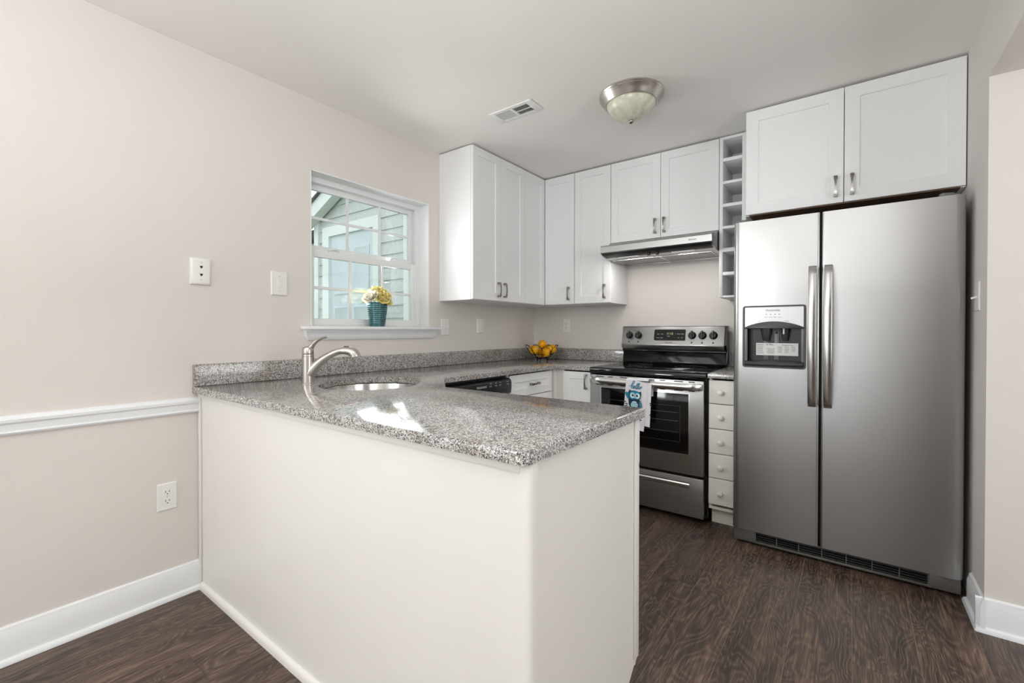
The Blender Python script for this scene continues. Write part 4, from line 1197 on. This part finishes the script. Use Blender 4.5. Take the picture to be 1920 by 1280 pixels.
def screw(p, z, y=-0.006): MB().lathe([(0.0032, y - 0.0008), (0.0032, y + 0.0005)], (0, 0, z), 10, axis='y').build('screw', M_SCREW, p)


def duplex(label, loc, rz):
    r = thing('outlet', label, 'outlet', loc, rz, 'duplex outlets'); p = plate(r)
    for s in (-1, 1):
        f = MB().prism([(0.0165 * math.cos(a), s * 0.0195 + max(-0.0125, min(0.0125, 0.0165 * math.sin(a)))) for a in [2 * PI * k / 24 for k in range(24)]], 'y', -0.0085, -0.005).build('socket', M_PLATE, p)
        m = MB().box(-0.0078, -0.0056, -0.0088, -0.0080, s * 0.0195 - 0.001, s * 0.0195 + 0.007).box(0.0056, 0.0078, -0.0088, -0.0080, s * 0.0195 - 0.0005, s * 0.0195 + 0.0065)
        m.lathe([(0.0024, -0.0088), (0.0024, -0.008)], (0, 0, s * 0.0195 - 0.007), 10, axis='y')
        m.build('slots', M_SLOT, f)
    screw(p, 0)
    return r


duplex('white duplex outlet low on the wall beneath the chair rail', (0, -2.848, 0.447), LEFT)
duplex('white duplex outlet on the back wall between the fruit bowl and the range', (0.347, 0, 1.212), 0)
r = thing('switch_plate', 'white toggle switch plate just right of the window sill', 'switch', (0, -1.166, 1.193), LEFT); p = plate(r, 0.080, 0.122)
MB().box(-0.0055, 0.0055, -0.0068, -0.0055, -0.013, 0.013).build('toggle_slot', M_PLATE, p)
tg = MB().box(-0.004, 0.004, -0.020, -0.005, -0.004, 0.004, 0, 0.001).build('toggle', M_PLATE, p, (0, 0, -0.004)); tg.rotation_euler = (math.radians(25), 0, 0)
for z in (0.035, 0.018, -0.035): screw(p, z)
r = thing('wall_plate', 'small white plate on the left wall under the two-door cabinet', 'wall plate', (0, -0.775, 1.204), LEFT); p = plate(r, 0.076, 0.116, 0.008)
MB().rings_rect(-0.017, 0.017, -0.034, 0.034, [(0, -0.0075), (0, -0.0095), (0.001, -0.010)]).build('insert', M_PLATE, p)
for z in (0.006, -0.026): screw(p, z, -0.0100)
r = thing('phone_jack', 'thick white phone jack plate with two dark triangular sockets', 'phone jack', (0, -2.718, 1.432), LEFT)
p = MB().rings_rect(-0.041, 0.041, -0.060, 0.060, [(0, -0.0005), (0, -0.006), (0.003, -0.011), (0.010, -0.014), (0.014, -0.0145)]).build('cover_plate', M_PLATE, r, ang=60)
for z in (0.019, -0.016): MB().prism([(-0.0055, z + 0.006), (0.0055, z + 0.006), (0.0055, z + 0.001), (0.001, z - 0.006), (-0.001, z - 0.006), (-0.0055, z + 0.001)], 'y', -0.0152, -0.0135).build('socket', M_SLOT, p)
for z in (0.040, -0.038): screw(p, z, -0.0145)
r = thing('blank_plate', 'blank white wall plate between the phone jack and the window', 'wall plate', (0, -2.364, 1.407), LEFT); p = plate(r, 0.084, 0.122, 0.007)
MB().rings_rect(-0.016, 0.016, -0.024, 0.024, [(0, -0.0065), (0, -0.0076), (0.001, -0.008)]).build('insert', M_PLATE, p)
for z in (0.036, -0.038): screw(p, z, -0.007)
r = thing('light_switch', 'white toggle light switch on the right wall beside the refrigerator', 'switch', (XR, -0.845, 1.308), RIGHT); p = plate(r, 0.078, 0.120)
tg = MB().box(-0.004, 0.004, -0.024, -0.005, -0.004, 0.004, 0, 0.001).build('toggle', M_PLATE, p, (0, 0, 0.0)); tg.rotation_euler = (math.radians(20), 0, 0)
for z in (0.032, -0.032): screw(p, z)

# ---------------------------------------------------------------- flowers on the sill
pf = thing('flower_pot', 'teal ribbed metal pot of yellow and cream flowers on the window sill', 'flower pot', (-0.010, -1.748, 1.190))
prof = [(0.001, 0.0), (0.046, 0.0), (0.047, 0.003)]
for k in range(46):
    z = 0.004 + k * 0.140 / 45
    prof.append((0.0465 + 0.0175 * z / 0.146 + (0.0016 if k % 4 in (1, 2) else 0.0) * (1 if (z > 0.012 and z < 0.135) else 0), z))
prof += [(0.0665, 0.145), (0.0672, 0.148), (0.0655, 0.150), (0.063, 0.146), (0.058, 0.10), (0.001, 0.098)]
MB().lathe(prof, n=48).build('pot', M_POT, pf, ang=50)


def bloom(R, n_out, seed, name='flower'):
    rnd = random.Random(seed); m = MB()
    layers = ((1.0, n_out, 0.15), (0.82, n_out, 0.55), (0.62, n_out - 1, 0.9), (0.40, max(4, n_out - 3), 1.25))
    for li, (f, cnt, lift) in enumerate(layers):
        for k in range(cnt):
            a0 = 2 * PI * (k + 0.5 * (li % 2) + rnd.uniform(-.15, .15)) / cnt
            L = R * f * rnd.uniform(0.88, 1.08); wd_ = L * rnd.uniform(0.62, 0.8); up_ = lift + rnd.uniform(-.12, .12)
            NU_, NV_ = 6, 5; grid = []
            for j in range(NV_ + 1):
                t = j / NV_
                for i in range(NU_ + 1):
                    u = i / NU_ * 2 - 1
                    wv = wd_ * math.sin(PI * (0.12 + 0.62 * t)) * u
                    r_ = L * t * math.cos(up_ * (0.6 + 0.4 * t)); z = L * t * math.sin(up_ * (0.55 + 0.75 * t)) + 0.18 * L * u * u * t + 0.05 * R * math.sin(u * 7 + k * 2 + seed) * t * t
                    grid.append((r_ * math.cos(a0) - wv * math.sin(a0), r_ * math.sin(a0) + wv * math.cos(a0), z + 0.02 * R * li))
            W_ = NU_ + 1
            m.add(grid, [[j * W_ + i, j * W_ + i + 1, (j + 1) * W_ + i + 1, (j + 1) * W_ + i] for j in range(NV_) for i in range(NU_)], 0)
    for k in range(9):
        a = k * 2.4; r_ = R * 0.05 * math.sqrt(k)
        m.sphere((r_ * math.cos(a), r_ * math.sin(a), R * 0.30), R * 0.07, 1, 8)
    return m


by = bloom(0.040, 7, 2)
ft = None
# image right is roughly (0.8, 0.6); towards the camera is (0.6, -0.8)
def cr(r, t): return (0.8 * r + 0.6 * t, 0.6 * r - 0.8 * t)


spots = [(-0.065, 0.005, 0.166, -1, 0.2), (-0.045, -0.02, 0.205, -0.7, -0.3), (-0.008, -0.015, 0.222, -0.1, -0.1), (0.030, -0.010, 0.215, 0.4, 0.0), (0.060, 0.010, 0.190, 0.9, 0.2), (0.052, 0.045, 0.160, 0.7, 0.9), (0.072, 0.005, 0.150, 1.2, 0.3), (0.022, 0.040, 0.188, 0.3, 0.6), (-0.02, -0.05, 0.18, -0.3, -0.9), (0.03, -0.05, 0.18, 0.4, -0.9)]
for i, (r_, t_, z, tr, tt) in enumerate(spots):
    x_, y_ = cr(r_, t_)
    if ft is None:
        fo_ = by.build('flower', [M_YPETAL, M_STAMEN], pf, ang=180); ft = fo_
    else:
        fo_ = ft.copy(); C.objects.link(fo_)
    fo_.location = (x_ * 0.85, y_ * 0.85, z)
    vx, vy = cr(tr, tt)
    fo_.rotation_euler = Vector((vx, vy, 1.1)).to_track_quat('Z', 'Y').to_euler()
    s_ = (1.0, 0.92, 1.05, 0.95, 1.0, 0.9, 0.85, 0.9, 0.9, 0.9)[i]; fo_.scale = (s_,) * 3
x_, y_ = cr(-0.025, 0.052)
cf = bloom(0.050, 8, 5).build('flower', [M_CPETAL, M_STAMEN], pf, (x_, y_, 0.172), 180)
cf['label'] = 'large cream flower'
vx, vy = cr(-0.2, 0.9); cf.rotation_euler = Vector((vx, vy, 0.8)).to_track_quat('Z', 'Y').to_euler()
for i in range(6):
    a = i * 1.05
    p = [(0.02 * math.cos(a), 0.02 * math.sin(a), 0.097), (0.03 * math.cos(a), 0.03 * math.sin(a), 0.14), (0.036 * math.cos(a), 0.036 * math.sin(a), 0.17)]
    MB().tube(catmull(p, 4), 0.002, 6).build('stem', M_LEAF, pf)

# ---------------------------------------------------------------- fruit bowl
BX, BY = 0.270, -0.285
fb = thing('fruit_bowl', 'dark bronze wire fruit bowl in the counter corner', 'bowl', (BX, BY, CT))
def surf(phi, s): r = 0.050 + 0.092 * s; return (r * math.cos(phi), r * math.sin(phi), 0.020 + 0.112 * s ** 1.35)
for k in range(8):
    ph = 2 * PI * k / 8 + 0.2
    pts = [surf(ph + 0.46 * math.sin(2 * PI * j / 28), 0.5 - 0.5 * math.cos(2 * PI * j / 28)) for j in range(28)]
    MB().tube(pts, 0.0021, 6, closed=True).build('petal_loop', M_WIRE, fb)
for s_ in (0.0, 0.42): MB().tube([surf(2 * PI * j / 40, s_) for j in range(40)], 0.0023, 6, closed=True).build('ring', M_WIRE, fb)
for j in range(4):
    a = 2 * PI * j / 4; MB().tube([(0.05 * math.cos(a), 0.05 * math.sin(a), 0.02), (0.05 * math.cos(a + 2.2), 0.05 * math.sin(a + 2.2), 0.02)], 0.0018, 6).build('base_wire', M_WIRE, fb)
for j in range(3):
    a = 2 * PI * j / 3 + 0.3; MB().sphere((0.05 * math.cos(a), 0.05 * math.sin(a), 0.0095), 0.0095, 0, 12).build('foot', M_WIRE, fb)
prof = []
for k in range(17):
    t = k / 16; z = -0.047 + 0.094 * t
    e = abs(z) / 0.040
    prof.append((max(0.0006, 0.0375 * math.sqrt(max(0, 1 - min(1, e) ** 2))) if e < 0.965 else max(0.0006, 0.0095 * (1 - (abs(z) - 0.0386) / 0.0084)), z))
lem = MB().lathe(prof, n=28)
spots = [((0.030, 0.052, 0.070), (1.2, 0.3, 0.4), 'lemon at the front right of the wire bowl'), ((-0.064, 0.036, 0.090), (1.3, 0.2, 1.2), 'lemon at the front left of the wire bowl, half round in view'),
         ((0.086, -0.006, 0.097), (1.1, 0.5, 2.0), 'lemon at the right side of the wire bowl, partly behind the front one'), ((-0.072, -0.048, 0.090), (1.4, 0.1, 0.3), 'lemon peeking out at the far left rim of the wire bowl'),
         ((-0.002, -0.028, 0.062), (1.5, 0.0, 0.9), 'lemon lowest in the wire bowl beneath the others'), ((0.004, 0.002, 0.136), (1.45, 0.15, 1.0), 'topmost lemon of the pile in the wire bowl'), ((0.045, -0.078, 0.096), (1.2, 0.3, 0.2), 'lemon at the back of the wire bowl against the backsplash side')]
l0 = None
for (r_, t_, z), rot, lab in spots:
    x_, y_ = cr(r_, t_)
    if l0 is None: l0 = lem.build('lemon', M_LEMON, ang=60); q = l0
    else: q = l0.copy(); C.objects.link(q)
    q.location = (BX + x_, BY + y_, CT + z); q.rotation_euler = rot
    tag(q, lab, 'lemon', 'lemons in the wire bowl')
